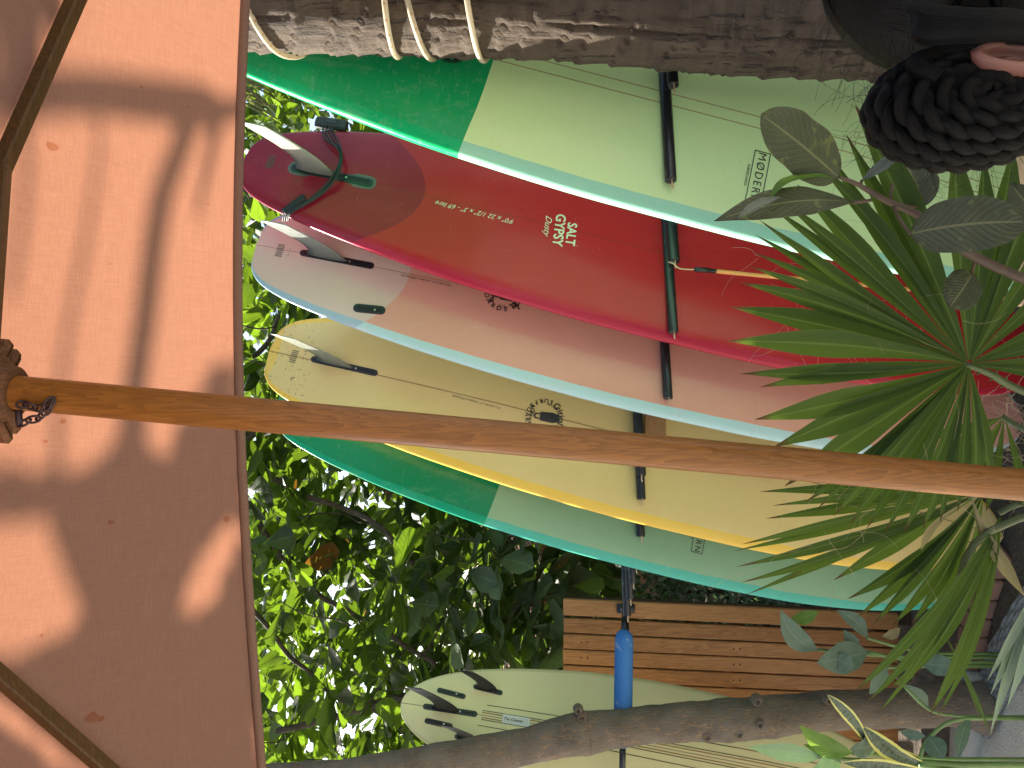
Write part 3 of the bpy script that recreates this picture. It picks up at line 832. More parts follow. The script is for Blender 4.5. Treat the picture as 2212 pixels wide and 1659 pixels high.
# leash looped round the red tail
def on_red(px, py, off): s, t = red.st(px, py); return red.on(s, t, off)
leash = thing('surf_leash', on_red(700, 330, .02), 'black surf leash wrapped round the tail of the red board', 'leash')
for k, (o1, o2) in enumerate(((0, 0), (9, 5), (-8, -3), (16, 9))):
    pts = smooth_path([on_red(703 + o1 * .6, 268, .012), on_red(712 + o1, 305, .016), on_red(735 + o1 * .3, 335, .030 + .004 * k), on_red(738 + o2 * .4, 362, .034), on_red(722 + o1 * .5, 395, .022 + .004 * k), on_red(690 + o2, 422, .014), on_red(655 + o2 * .7, 446, .012), on_red(622 + o1 * .5, 462, .006), on_red(612 + o1 * .5, 471, -.018)], 8)
    mb = MB(); mb.tube(pts, .0032, 8); mb.build('cord', M['rubber'], leash)
mb = MB()
pa = on_red(682, 266, .008); pb2 = on_red(752, 276, .008); dd = pb2 - pa
sd = dd.cross(red.n).normalized()
mb.box((pa + pb2) / 2, red.n * .011, sd * .020, dd / 2, .006); mb.build('cuff', M['rubber'], leash, False)
mb = MB(); mb.box((pa + pb2) / 2 - sd * .004 - red.n * .001, red.n * .014, sd * .012, dd * .22, .004); mb.build('buckle', M['black_plastic'], leash, False)
pa = on_red(660, 428, .010); pb2 = on_red(612, 462, .006); dd = pb2 - pa; sd = dd.cross(red.n).normalized(); mb = MB()
mb.box((pa + pb2) / 2, red.n * .006, sd * .012, dd / 2, .004); mb.build('rail_saver', M['rubber'], leash, False)

# ------------------------------------------------------------------ racks
def plane_depth(b, px, py, off):
    s, t = b.st(px, py); return b.on(s, t, off)
def peg(rack, b, X, Y0, Y1, rad, off=.003, dirx=None):
    e = plane_depth(b, X, Y1, rad + off); d = -b.w + b.A * (b.w.z / -b.A.z) * 0
    d = V((-b.w.x, -b.w.y, 0)).normalized()          # back towards the post
    L = 1.0
    # length so that its far end lands at Y0
    for _ in range(40):
        q = e + d * L; py = 829.5 - q.x / q.y * F
        L += (py - Y0) / F * q.y * 1.0
    st = e + d * L; n = 16; v, f = [], []
    ax = -d; a = V((0, 0, 1)); c = ax.cross(a)
    def ring(p, r): return [p + (a * math.cos(2 * math.pi * k / n) + c * math.sin(2 * math.pi * k / n)) * r for k in range(n)]
    for q in (ring(st, rad), ring(e - ax * .002, rad), ring(e, rad * .97), ring(e, rad * .76), ring(e - ax * .05, rad * .72)): v += q
    for i in range(4):
        for k in range(n): f.append((i * n + k, i * n + (k + 1) % n, (i + 1) * n + (k + 1) % n, (i + 1) * n + k))
    f.append(tuple(range(4 * n, 5 * n))); f.append(tuple(range(n - 1, -1, -1)))
    o = mesh_obj('peg', v, f, M['black_pipe'], rack, True)
    mb = MB(); p0 = e - ax * .04 + a * 0; mb.tube(smooth_path([p0, e - a * .003, e + ax * .012 - a * .002, e + ax * .022 - a * .004], 3), .0026, 6)
    mb.build('rope_end', M['pale_wood'], o)
    return e
rk = thing('board_rack', V((1.35, 2.35, 0)), 'near rack of black pipe pegs behind the palm trunk', 'surfboard rack', 'surfboard racks')
for a in ((green, 1446, -120, 203, .0155), (green, 1445.5, -60, 398, .0150), (red, 1450, 120, 575, .0188, .004), (red, 1452, 350, 722, .0165), (peach, 1440, 500, 865, .0160)): pass
peg(rk, green, 1446, -250, 203, .0155, .020); peg(rk, green, 1445, -250, 398, .0152, .003)
e_red = peg(rk, red, 1449, -150, 577, .0185, .022); peg(rk, red, 1451, -150, 722, .0160, .002); peg(rk, peach, 1440, 40, 864, .0160, .003)
for y, x in ((1.95, 1.28), (2.55, 1.50), (2.80, 1.62)):
    mb = MB(); mb.box(V((x, y, .85)), (.035, 0, 0), (0, .035, 0), (0, 0, .85), .006); mb.build('post', M['slat'], rk, False)
mb = MB(); mb.box(V((1.45, 2.38, 1.5)), V((.022, -.010, 0)), V((0, 0, .035)), V((.17, .46, 0)), .004); mb.build('rail', M['slat'], rk, False)
rk2 = thing('board_rack', V((1.25, 2.9, 0)), 'far rack of black pipe pegs ending before the slatted wall', 'surfboard rack', 'surfboard racks')
peg(rk2, yellow, 1380, 300, 1030, .0185, .012); peg(rk2, yellow, 1383, 330, 1080, .0155, -.012 + .014)
peg(rk2, green2, 1382, 420, 1160, .0155, .002)
for Y1, off in ((1224, -.09), (1258, -.14), (1294, -.19), (1333, -.24)): peg(rk2, green2, 1383, 620, Y1, .0158, off)
pa = plane_depth(yellow, 1413, 700, .011); pb2 = plane_depth(yellow, 1413, 985, .011); mb = MB()
mb.box((pa + pb2) / 2, yellow.n * .009, V((0, 0, .038)), (pb2 - pa) / 2, .003); mb.build('rail', M['beam_wood'], rk2, False)

# orange cord clipped to a red-board peg
cp = P(1452, 578, e_red.y - .02)
oc = thing('hanging_cord', cp, 'thin orange cord with black collar hanging from a peg on the red board', 'cord')
mb = MB(); mb.tube(smooth_path([P(1444, 566, cp.y), P(1455, 570, cp.y - .02), P(1468, 580, cp.y - .02), P(1488, 582, cp.y - .02), P(1502, 582, cp.y - .02)], 5), .0022, 6); mb.build('loop', M['pale_wood'], oc)
mb = MB(); mb.tube([P(1500, 581, cp.y - .02), P(1505, 582, cp.y - .02), P(1530, 584, cp.y - .02), P(1531, 584, cp.y - .02), P(1546, 586, cp.y - .02), P(1548, 587, cp.y - .02)], [.006, .0085, .0085, .0065, .0075, .005], 12); mb.build('collar', M['black_plastic'], oc)
M['orange'] = plain('orange', (.72, .28, .08), .4, .1, 10, 0)
mb = MB(); mb.tube(smooth_path([P(1546, 586, cp.y - .02), P(1660, 597, cp.y - .02), P(1765, 606, cp.y - .02), P(2080, 636, cp.y - .02), P(2200, 648, cp.y - .02)], 6), .0065, 10); mb.build('cord', M['orange'], oc)

# ------------------------------------------------------------------ slatted wall and its padded arm
SD = 3.5
wall = thing('slatted_wall', P(1985, 1540, SD), 'low wall of vertical brown wooden slats beside the tree trunk', 'wooden wall')
ys = [1310, 1349, 1383.5, 1417, 1451, 1484.5] + [1518 + 34 * k for k in range(9)]
ROLL = .045
for k, y in enumerate(ys):
    w = 17.5 if k == 0 else 15.5
    top = P(1217 + R.uniform(-1.2, 1.2), y, SD); bot_ = P(1938, y + 721 * ROLL, SD)
    d = (bot_ - top) / 2; mb = MB()
    mb.box((top + bot_) / 2 + V((0, R.uniform(-.002, .002), 0)), V((w * SD / F, 0, 0)), (0, .011, 0), d, .003); so = mb.build('slat', M['slat'], wall, False); mb = MB()
    for X in (1262, 1590, 1900):
        for dz in (-.014, .014):
            p = P(X, y + (X - 1217) * ROLL, SD) + V((0, -.0105, dz)); mb.tube([p, p - V((0, .0015, 0))], .0038, 8)
    mb.build('screws', M['dark_iron'], so)
for X in (1262, 1590, 1900):
    mb = MB(); mb.box(P(X, 1540 + (X - 1217) * ROLL, SD + .032), V((.53, 0, 0)), (0, .019, 0), (0, 0, .035), .003); mb.build('cross_rail', M['slat_dark'], wall, False)
for y in (1303, 1780):
    a = P(1225, y, SD + .075); b_ = P(1985, y + 760 * ROLL, SD + .075); mb = MB(); mb.box((a + b_) / 2, (.03, 0, 0), (0, .022, 0), (b_ - a) / 2, .003); mb.build('post', M['slat_dark'], wall, False)
arm = thing('padded_rack_arm', P(1350, 1310, SD - .02), 'blue foam padded arm holding the cream board against the slats', 'rack arm')
ad = 2.98
M['blue_foam'] = None
def foam():
    t = NT('blue_foam'); c = t.coord()
    n = t.noise(c, 9, 5, .7); pl = t.ramp(t.noise(t.mapping(c, (1, 1, 1)), 14, 5, .75), [(.60, 0.), (.66, 1.)])
    col = t.mix(n, (.02, .115, .34), (.035, .17, .43)); col = t.mix(t.math('MULTIPLY', pl, .55), col, (.28, .36, .44))
    return t.done(t.bsdf(col, .75, t.bump(t.noise(c, 160, 3), .4, .003)))
mb = MB(); q = [P(1350, 1362, ad + .06), P(1349, 1370, ad + .05), P(1348, 1382, ad + .05), P(1345, 1608, ad), P(1345, 1612, ad)]
mb.tube([q[0], q[0].lerp(q[1], .5), q[1], q[2]] + [q[2].lerp(q[3], i / 10) for i in range(1, 11)] + [q[4]], [.012, .024, .031, .036] + [.036] * 9 + [.034, .02], 20); mb.build('foam_sleeve', foam(), arm)
mb = MB(); mb.tube([P(1345, 1605, ad), P(1344, 1690, ad - .02)], .0125, 12); mb.build('arm_tube', M['black_pipe'], arm)
mb = MB(); a = P(1351, 1308, SD - .03); b_ = P(1350, 1366, ad + .05)
mb.box(P(1352, 1315, SD - .02), (.020, 0, 0), (0, .008, 0), (0, 0, .040), .003); mb.tube([a, a.lerp(b_, .5), b_], .016, 10); mb.build('bracket', M['black_pipe'], arm)
for k in range(3):
    p = P(1343 + 9 * k, 1316, SD - .032); mb = MB(); mb.tube([p, p - V((0, .006, 0))], .006, 8); mb.build('bolt', M['steel'], arm)

# ------------------------------------------------------------------ leaning tree trunk in front of the slats, its crown overhead
M['tree_bark'] = bark('tree_bark', (.105, .080, .056), (.185, .145, .105), (.32, .19, .095), 2, 1.15, .7, .05)
TR = [(2120, 1524, 60, 3.0), (2092, 1522, 50, 3.0), (2062, 1522, 46, 3.0), (1930, 1530, 41, 3.0), (1800, 1534, 40, 3.0), (1690, 1546, 42, 3.0), (1600, 1553, 45, 2.98), (1540, 1557, 42, 2.97), (1475, 1559, 40, 2.96), (1390, 1567, 39, 2.95), (1324, 1576, 40, 2.94), (1270, 1584, 45, 2.94), (1237, 1588, 43, 2.93), (1104, 1619, 37, 2.92), (970, 1644, 40, 2.9), (737, 1684, 42, 2.88), (550, 1702, 42, 2.86), (300, 1765, 42, 2.87), (0, 1900, 42, 3.0), (-300, 2150, 42, 3.2), (-600, 2450, 42, 3.4)]
tree = thing('leaning_tree', P(2120, 1524, 3.0), 'brown cracked tree trunk leaning across the cream board', 'tree')
def rough_trunk(keys, n=40, sub=8, amp=.10):
    cps = [(P(X, Y, d), w * d / F) for X, Y, w, d in keys]
    pts = smooth_path([c for c, r in cps], sub); rad = []
    for i in range(len(cps) - 1):
        for j in range(sub): rad.append(cps[i][1] + (cps[i + 1][1] - cps[i][1]) * j / sub)
    rad.append(cps[-1][1]); v, f = [], []
    for p, (t, a, b), r in zip(pts, frames(pts), rad):
        for k in range(n):
            th = 2 * math.pi * k / n; d = a * math.cos(th) + b * math.sin(th)
            q = p + d * r
            v.append(q + d * r * amp * (noise.noise(q * 9) + .5 * noise.noise(q * 28)))
    m = len(pts)
    for i in range(m - 1):
        for k in range(n): f.append((i * n + k, i * n + (k + 1) % n, (i + 1) * n + (k + 1) % n, (i + 1) * n + k))
    f.append(tuple(range(n - 1, -1, -1))); f.append(tuple((m - 1) * n + k for k in range(n)))
    return v, f
v, f = rough_trunk(TR); mesh_obj('trunk', v, f, M['tree_bark'], tree)
for X, Y, r in ((1268, 1621, .017), (1258, 1556, .012), (1310, 1575, .010), (1640, 1520, .012), (1530, 1596, .013), (1600, 1590, .012), (1795, 1518, .010), (1250, 1540, .010), (1645, 1570, .012)):
    c = P(X, Y, 2.885); mb = MB()
    lathe(mb, c + V((0, .03, 0)), V((0, -1, .1)), [(r * 2.0, -.012), (r * 1.6, .012), (r * 1.15, .022), (r * .8, .020), (r * .5, .010), (.0005, .008)], 12)
    mb.build('knot', M['tree_bark'], tree)
# crown overhead: limbs and leaves whose shade falls on the umbrella
LIFT = 5.0
def lift(X, Y, t=LIFT): return canopy_hit(X, Y) + SUN * t
M['shade_leaf'] = leafmat('shade_leaf', (.05, .08, .02), (.06, .10, .015), .3)
mb = MB()
def shade_limb(pts, hw, t=LIFT):
    q = smooth_path([lift(X, Y, t) for X, Y in pts], 5); k = len(q)
    mb.tube(q, [interp([(j / (len(hw) - 1), h) for j, h in enumerate(hw)] if len(hw) == 2 else [(0, hw[0]), (.72, hw[1]), (1, hw[2])], i / (k - 1)) * 1.5 / F for i in range(k)], 8)
shade_limb([(-160, 215), (60, 205), (200, 202), (330, 215), (425, 228), (480, 240), (530, 250)], (30, 42, 8))
shade_limb([(420, 240), (385, 330), (345, 450), (312, 700), (290, 850), (278, 1000), (260, 1150), (240, 1400)], (26, 30))
shade_limb([(470, 240), (462, 300), (440, 400), (425, 470)], (18, 6))
shade_limb([(40, 230), (60, 330), (45, 500), (20, 640)], (9, 7))
shade_limb([(200, 240), (215, 300), (185, 520), (150, 700), (125, 900), (130, 1060)], (5, 10))
top = lift(260, 1150)
tp = P(-600, 2450, 3.4)
for tgt in (lift(240, 1400), lift(130, 1060)):
    mb.tube(smooth_path([tp - V((0, 0, .1)), tp.lerp(tgt, .5) + V((-.05, .05, .08)), tgt], 6), [.06, .058, .056, .054, .052, .05, .048, .046, .044, .042, .04, .036, .034], 8)
mb.build('branches', M['tree_bark'], tree)
def dark_px(X, Y):
    cur = interp([(-60, 1015), (200, 1012), (240, 960), (275, 880), (315, 880), (330, 960), (345, 993), (400, 885), (460, 765), (490, 775), (560, 800)], X)
    if Y < cur: return False
    # sunlit patches that stay open
    lim = interp([(-60, 1425), (0, 1420), (90, 1402), (150, 1370), (185, 1335), (215, 1270), (232, 1215), (236, 1150), (238, 1118)], X)
    if X < 238 and 1118 < Y < lim: return False
    a = (X - 452) * .90 + (Y - 1235) * .42; b = (Y - 1235) * .90 - (X - 452) * .42
    if (a / 27) ** 2 + (b / 115) ** 2 < 1: return False
    return True
mb = MB(); rs = random.Random(3)
def flat_leaf(mb, c, ax, nrm, L, W):
    ax = ax.normalized(); s = ax.cross(nrm).normalized()
    pr = [(0, 0), (.25, .55), (.55, 1), (.8, .9), (1, 0)]
    v = [c + ax * (-.5 * L)]; 
    for t, w in pr[1:4]: v += [c + ax * (t - .5) * L + s * w * W / 2, c + ax * (t - .5) * L - nrm * W * .12, c + ax * (t - .5) * L - s * w * W / 2]
    v.append(c + ax * .5 * L)
    f = [(0, 1, 2), (0, 2, 3), (1, 4, 5, 2), (2, 5, 6, 3), (4, 7, 8, 5), (5, 8, 9, 6), (7, 10, 8), (8, 10, 9)]
    mb.add(v, f)
def rnd_unit(r):
    while True:
        q = V((r.uniform(-1, 1), r.uniform(-1, 1), r.uniform(-1, 1)))
        if .05 < q.length < 1: return q.normalized()
y = 700
while y < 2300:
    x = -220
    while x < 640:
        X, Y = x + rs.uniform(-9, 9), y + rs.uniform(-9, 9)
        ok = all(dark_px(X + dx, Y + dy) for dx, dy in ((0, 0), (20, 0), (-20, 0), (0, 20), (0, -20)))
        if ok: flat_leaf(mb, lift(X, Y, LIFT + rs.uniform(-.3, .5)), rnd_unit(rs), (SUN + rnd_unit(rs) * .45).normalized(), .060, .042)
        x += 17
    y += 17
for k in range(900):    # unseen leaves added to shade the right-hand and near panels
    p = rib_at('fR', rs.random()).lerp(rib_at('nR', rs.random()), .14 + .86 * rs.random())
    if rs.random() < .25: p = rib_at('nL', rs.random()).lerp(rib_at('nR', rs.random()), rs.random())
    flat_leaf(mb, p + SUN * rs.uniform(3.4, 4.8), rnd_unit(rs), (SUN + rnd_unit(rs) * .5).normalized(), .15, .10)
for k in range(850):    # unseen leaf cluster added to keep the sun off the fan palm
    p = V((rs.uniform(-.75, .55), rs.uniform(1.25, 1.80), rs.uniform(.25, 1.50)))
    flat_leaf(mb, p + SUN * rs.uniform(4.0, 5.0), rnd_unit(rs), (SUN + rnd_unit(rs) * .6).normalized(), .17, .11)
for k in range(500):    # the rest of the crown, away from the light that reaches the canopy and the boards
    c = V((rs.uniform(-5.5, -2.4), rs.uniform(.2, 3.0), rs.uniform(4.0, 6.2)))
    b = c - SUN * 3.3
    if b.x > -1.15: continue
    flat_leaf(mb, c, rnd_unit(rs), rnd_unit(rs), .22, .12)
tag(mb.build('crown', M['shade_leaf'], tree, False), kind='stuff')

# ------------------------------------------------------------------ leaves and foliage
def blade(base, tip, width, nrm, prof=None, droop=0.0, fold=.15, nu=12, nv=4, curl=0.0, wave=0.0, side=0.0):
    """leaf blade: base and tip points, full width; returns verts, faces, uv (u along, v across)"""
    ax = tip - base; L = ax.length; a = ax / L; n = (nrm - a * nrm.dot(a)).normalized(); s = a.cross(n)
    prof = prof or [(0, .0), (.04, .22), (.15, .60), (.3, .88), (.48, 1.0), (.66, .95), (.82, .72), (.93, .40), (1, 0)]
    v, f, uv = [], [], []
    for i in range(nu + 1):
        u = i / nu; w = max(.004, sinterp(prof, u)) * width / 2
        c = base + a * L * u + n * (droop * L * 4 * u * (1 - u)) + s * side * L * 4 * u * (1 - u)
        for j in range(nv + 1):
            q = -1 + 2 * j / nv
            h = abs(q) * fold * w * 2 - curl * w * q * q + wave * w * math.sin(u * 17 + q * 2) * abs(q)
            v.append(c + s * q * w + n * h); uv.append((u, .5 + q / 2))
    for i in range(nu):
        for j in range(nv):
            k = i * (nv + 1) + j; f.append((k, k + 1, k + nv + 2, k + nv + 1))
    return v, f, uv
OBO = [(0, .02), (.12, .16), (.3, .42), (.5, .74), (.68, .97), (.8, 1.0), (.9, .84), (.97, .5), (1, .12)]
M['almond'] = leafmat('almond_leaf', (.042, .072, .020), (.14, .235, .012), .5, .42, 9, .50, .006, vcol=(.13, .19, .06))
M['almond_far'] = leafmat('almond_far', (.035, .06, .018), (.13, .21, .016), .45, .5, 0, .5, 0)
M['almond_sheen'] = leafmat('almond_sheen', (.085, .112, .058), (.14, .22, .03), .35, .40, 9, .40, .05, .5, vcol=(.18, .22, .12))  # nearest leaves: grey sheen of the sky put into the front colour
M['twig'] = plain('twig', (.045, .032, .022), .85, .4, 20, .5, 60, .004)
M['limb'] = bark('limb', (.055, .04, .028), (.13, .10, .075), (.03, .02, .015), 2, 1.2, .7)
rf = random.Random(21)
almond = thing('almond_tree', P(1990, 1440, 4.4), 'spreading tree with large round leaves behind the boards and the slatted wall', 'tree')
leaves = []   # (size in px, base, tip, normal, width, material)
def edge2(X): return interp([(560, 900), (600, 932), (737, 1016), (951, 1100), (1114, 1143), (1324, 1196), (1475, 1234), (1725, 1296), (2000, 1343)], X)
def rosette(c, n, L, mat='almond', up=None):
    up = up or (V((0, 0, 1)) + rnd_unit(rf) * .55).normalized()
    a0 = rf.uniform(0, 6.28); t1 = up.orthogonal().normalized(); t2 = up.cross(t1)
    for k in range(n):
        a = a0 + 2.4 * k; d = t1 * math.cos(a) + t2 * math.sin(a)
        d = (d + up * rf.uniform(-.45, .35)).normalized(); l = L * rf.uniform(.65, 1.1)
        b = c + d * .03; t = b + d * l - V((0, 0, l * rf.uniform(.0, .45)))
        nn = (up + rnd_unit(rf) * .35).normalized()
        m = (b + t) / 2
        px = 1106 - (m.z - H) * F / m.y; py = 829.5 - m.x * F / m.y
        if m.y < 3.72 or (px > 1383 and 1150 < py < 1400) or (1325 < px < 1390 and 1196 < py < 1262): continue
        vis = (520 < px < 1420 and edge2(px) < py < 1660) or (520 < px < 740 and 150 < py < 940)
        leaves.append(((l * F / m.y) if vis else 0, b, t, nn, l * rf.uniform(.46, .62), mat))
centres = []
for k in range(1500):
    d = rf.uniform(4.0, 7.8); X = rf.uniform(330, 1430); Y = rf.uniform(-150, 1950)
    if noise.noise(V((X * .004, Y * .004, d * .5))) > .38: continue
    c = P(X, Y, d)
    if c.z < .9: continue
    centres.append(c); rosette(c, rf.randint(5, 9), rf.uniform(.18, .27))
for X, Y, d, n, L in ((1075, 1210, 3.88, 7, .29), (1150, 1300, 3.86, 7, .29), (1090, 1390, 3.88, 7, .30), (1190, 1330, 3.9, 6, .28), (1010, 1400, 3.95, 7, .27), (1160, 1440, 3.95, 6, .28), (1230, 1265, 3.95, 6, .25), (980, 1340, 3.95, 6, .27), (930, 1260, 4.0, 6, .26), (880, 1300, 4.05, 6, .25), (1040, 1150, 3.95, 6, .23), (1120, 1175, 3.9, 7, .24), (1010, 1230, 4.0, 6, .22), (1090, 1270, 3.95, 7, .22), (1180, 1250, 4.0, 6, .24), (1040, 1330, 3.95, 6, .25), (1140, 1350, 4.0, 7, .26), (1050, 1420, 4.0, 7, .23), (1180, 1410, 4.05, 6, .26), (960, 1290, 4.2, 6, .24), (900, 1400, 4.2, 7, .24), (1260, 1215, 4.1, 6, .22), (930, 1180, 4.2, 6, .22), (1000, 1470, 4.0, 6, .22)):
    c = P(X, Y, d); centres.append(c); rosette(c, n, L, 'almond_sheen')
leaves.sort(key=lambda q: -q[0])
rest = MB(); nind = 0
for sz, b, t, nn, w, mat in leaves:
    v, f, uv = blade(b, t, w, nn, OBO, rf.uniform(-.05, .12), rf.uniform(.06, .22), 8 if sz > 55 else 6, 4 if sz > 0 else 2, rf.uniform(-.1, .25), rf.uniform(0, .10))
    if sz > 0 and nind < 290:
        nind += 1; mesh_obj('leaf', v, f, M[mat], almond, True, uv)
    else: rest.add(v, f, uv)
tag(rest.build('foliage', M['almond'], almond), kind='stuff')
def limb(pts, w, d, name='limb', d2=None):
    q = smooth_path([P(X, Y, d + (((d2 or d) - d) * i / (len(pts) - 1))) for i, (X, Y) in enumerate(pts)], 6); n = len(q)
    q = [p + V((noise.noise(p * 6), noise.noise(p * 6 + V((9, 0, 0))), noise.noise(p * 6 + V((0, 9, 0))))) * .025 for p in q]
    mb = MB(); mb.tube(q, [(w[0] + (w[1] - w[0]) * i / (n - 1)) * d / F for i in range(n)], 10)
    mb.build(name, M['limb'], almond)
limb([(2010, 1440), (1700, 1430), (1480, 1415), (1345, 1400)], (30, 20), 4.4, 'trunk')
limb([(1345, 1400), (1331, 1310), (1319, 1240), (1318, 1150), (1200, 1050), (900, 960), (620, 928), (505, 932)], (17, 14), 4.4, d2=4.7)
limb([(1345, 1400), (1214, 1452), (1160, 1463), (1104, 1476), (900, 1500), (600, 1580)], (14, 8), 4.0, d2=4.6)
limb([(560, 930), (530, 960), (527, 1020), (573, 1033), (667, 1073), (800, 1120), (900, 1230)], (9, 5), 4.5)
limb([(500, 1040), (547, 1106), (583, 1173), (617, 1216), (663, 1266), (737, 1313), (830, 1360), (940, 1440)], (8, 5), 4.6)
limb([(505, 1240), (527, 1273), (567, 1340), (617, 1406), (667, 1460), (737, 1506), (860, 1560)], (6, 4), 4.7)
limb([(505, 1180), (540, 1195), (567, 1201), (583, 1178)], (5, 4), 4.6)
limb([(510, 780), (560, 760), (600, 700), (640, 640)], (7, 4), 4.8)
tw = MB()
for k in range(420):
    c = rf.choice(centres) if rf.random() < .7 else P(rf.uniform(500, 1200), rf.uniform(400, 1700), rf.uniform(4.1, 6))
    d = rnd_unit(rf); d.z = -abs(d.z) * .8 if rf.random() < .6 else d.z; pts = [c]
    st = rf.uniform(.07, .15)
    for j in range(rf.randint(4, 8)):
        d = (d + rnd_unit(rf) * .45).normalized(); pts.append(pts[-1] + d * st)
    if min(p.y for p in pts) < 3.7: continue
    r = rf.uniform(.0025, .0065); q = smooth_path(pts, 3)
    tw.tube(q, [r * (1 - .6 * i / len(q)) for i in range(len(q))], 4, False)
tag(tw.build('twigs', M['twig'], almond), kind='stuff')
# a further wood beyond, one mass of leaves
fw = MB()
for k in range(13000):
    d = rf.uniform(8.5, 13); x = rf.uniform(-11, 9); z = 6.0 * rf.random() ** 1.2 + .1
    px = 1106 - (z - H) * F / d; py = 829.5 - x * F / d
    if z > 2.2 and noise.noise(V((x * .9, d * .4, z * .9))) > .22: continue
    flat_leaf(fw, V((x, d, z)), rnd_unit(rf), rnd_unit(rf), rf.uniform(.25, .42), rf.uniform(.15, .24))
tag(fw.build('woods', M['almond_far'], None, False), kind='stuff')
# thin dry blades by the green tail
rd = thing('dry_grass_plant', P(720, 205, 4.3) * 1.0, 'narrow dry leaf blades hanging beside the dark green tail', 'plant')
M['dry_blade'] = leafmat('dry_blade', (.16, .15, .07), (.20, .22, .06), .3, .5, 0, .3)
for k in range(16):
    a = P(505 + rf.uniform(-15, 25), 150 + k * 4 + rf.uniform(-10, 10), 4.0 + rf.uniform(0, .2)); b = P(590 + rf.uniform(-30, 30), 178 + k * 5 + rf.uniform(-15, 25), 4.05 + rf.uniform(0, .2))
    v, f, uv = blade(a, b, .014, V((.3, -1, .1)), None, .05, .2, 8, 2); mesh_obj('blade', v, f, M['dry_blade'], rd, True, uv)

# hedge and a house far behind
M['hedge_leaf'] = leafmat('hedge_leaf', (.13, .19, .13), (.16, .28, .09), .6, .28, 0, .3)
hedge = thing('hedge', (-1.3, 5.0, 0), 'dark small-leaved hedge behind the slatted wall', 'hedge')
hb = MB()
for k in range(7500):
    x = rf.uniform(-2.4, -.4); zz = 1.12 + .10 * noise.noise(V((x * 4, 0, 3)))
    yy = 4.75 + .5 * rf.random() ** 2.2; z = rf.uniform(0.02, zz)
    yy += .08 * noise.noise(V((x * 5, 2, z * 5)))
    flat_leaf(hb, V((x, yy, z)), rnd_unit(rf), (V((.1, -.7, .6)) + rnd_unit(rf) * .8).normalized(), rf.uniform(.035, .06), rf.uniform(.022, .034))
tag(hb.build('foliage', M['hedge_leaf'], hedge, False), kind='stuff')
hs = MB()
for k in range(26):
    x = rf.uniform(-2.3, -.5); hs.tube([V((x, 5.05, 0)), V((x + rf.uniform(-.1, .1), 5.0, .9))], .012, 5)
hs.build('stems', M['twig'], hedge)
house = thing('house', (-2.6, 9.5, 0), 'terracotta house front with a dark window glimpsed through the leaves', 'house')
def wall_with_hole(x0, x1, z0, z1, hx0, hx1, hz0, hz1, y, th, mat, name, parent):
    mb = MB()
    for a, b, c, d in ((x0, hx0, z0, z1), (hx1, x1, z0, z1), (hx0, hx1, z0, hz0), (hx0, hx1, hz1, z1)):
        mb.box(V(((a + b) / 2, y, (c + d) / 2)), V(((b - a) / 2, 0, 0)), V((0, th, 0)), V((0, 0, (d - c) / 2)))
    return mb.build(name, mat, parent, False)
wall_with_hole(-4.2, -1.0, 0, 1.5, -2.62, -2.02, .35, .95, 9.5, .10, M['terracotta'], 'wall', house)
wf = MB()
for a, b, c, d in ((-2.62, -2.58, .35, .95), (-2.06, -2.02, .35, .95), (-2.58, -2.06, .35, .39), (-2.58, -2.06, .91, .95), (-2.34, -2.30, .39, .91)):
    wf.box(V(((a + b) / 2, 9.42, (c + d) / 2)), V(((b - a) / 2, 0, 0)), V((0, .03, 0)), V((0, 0, (d - c) / 2)))
w0 = wf.build('window', M['terracotta'], house, False)
mb = MB(); mb.box(V((-2.32, 9.47, .65)), V((.26, 0, 0)), V((0, .01, 0)), V((0, 0, .26))); mb.build('pane', M['window_dark'], w0, False)
mb = MB(); mb.add([V((-4.5, 9.2, 1.49)), V((-.7, 9.2, 1.49)), V((-.7, 11.5, 1.9)), V((-4.5, 11.5, 1.9)), V((-4.5, 9.2, 1.56)), V((-.7, 9.2, 1.56)), V((-.7, 11.5, 1.97)), V((-4.5, 11.5, 1.97))], [(0, 3, 2, 1), (4, 5, 6, 7), (0, 1, 5, 4), (1, 2, 6, 5), (2, 3, 7, 6), (3, 0, 4, 7)])
mb.build('roof', M['brick'], house, False)

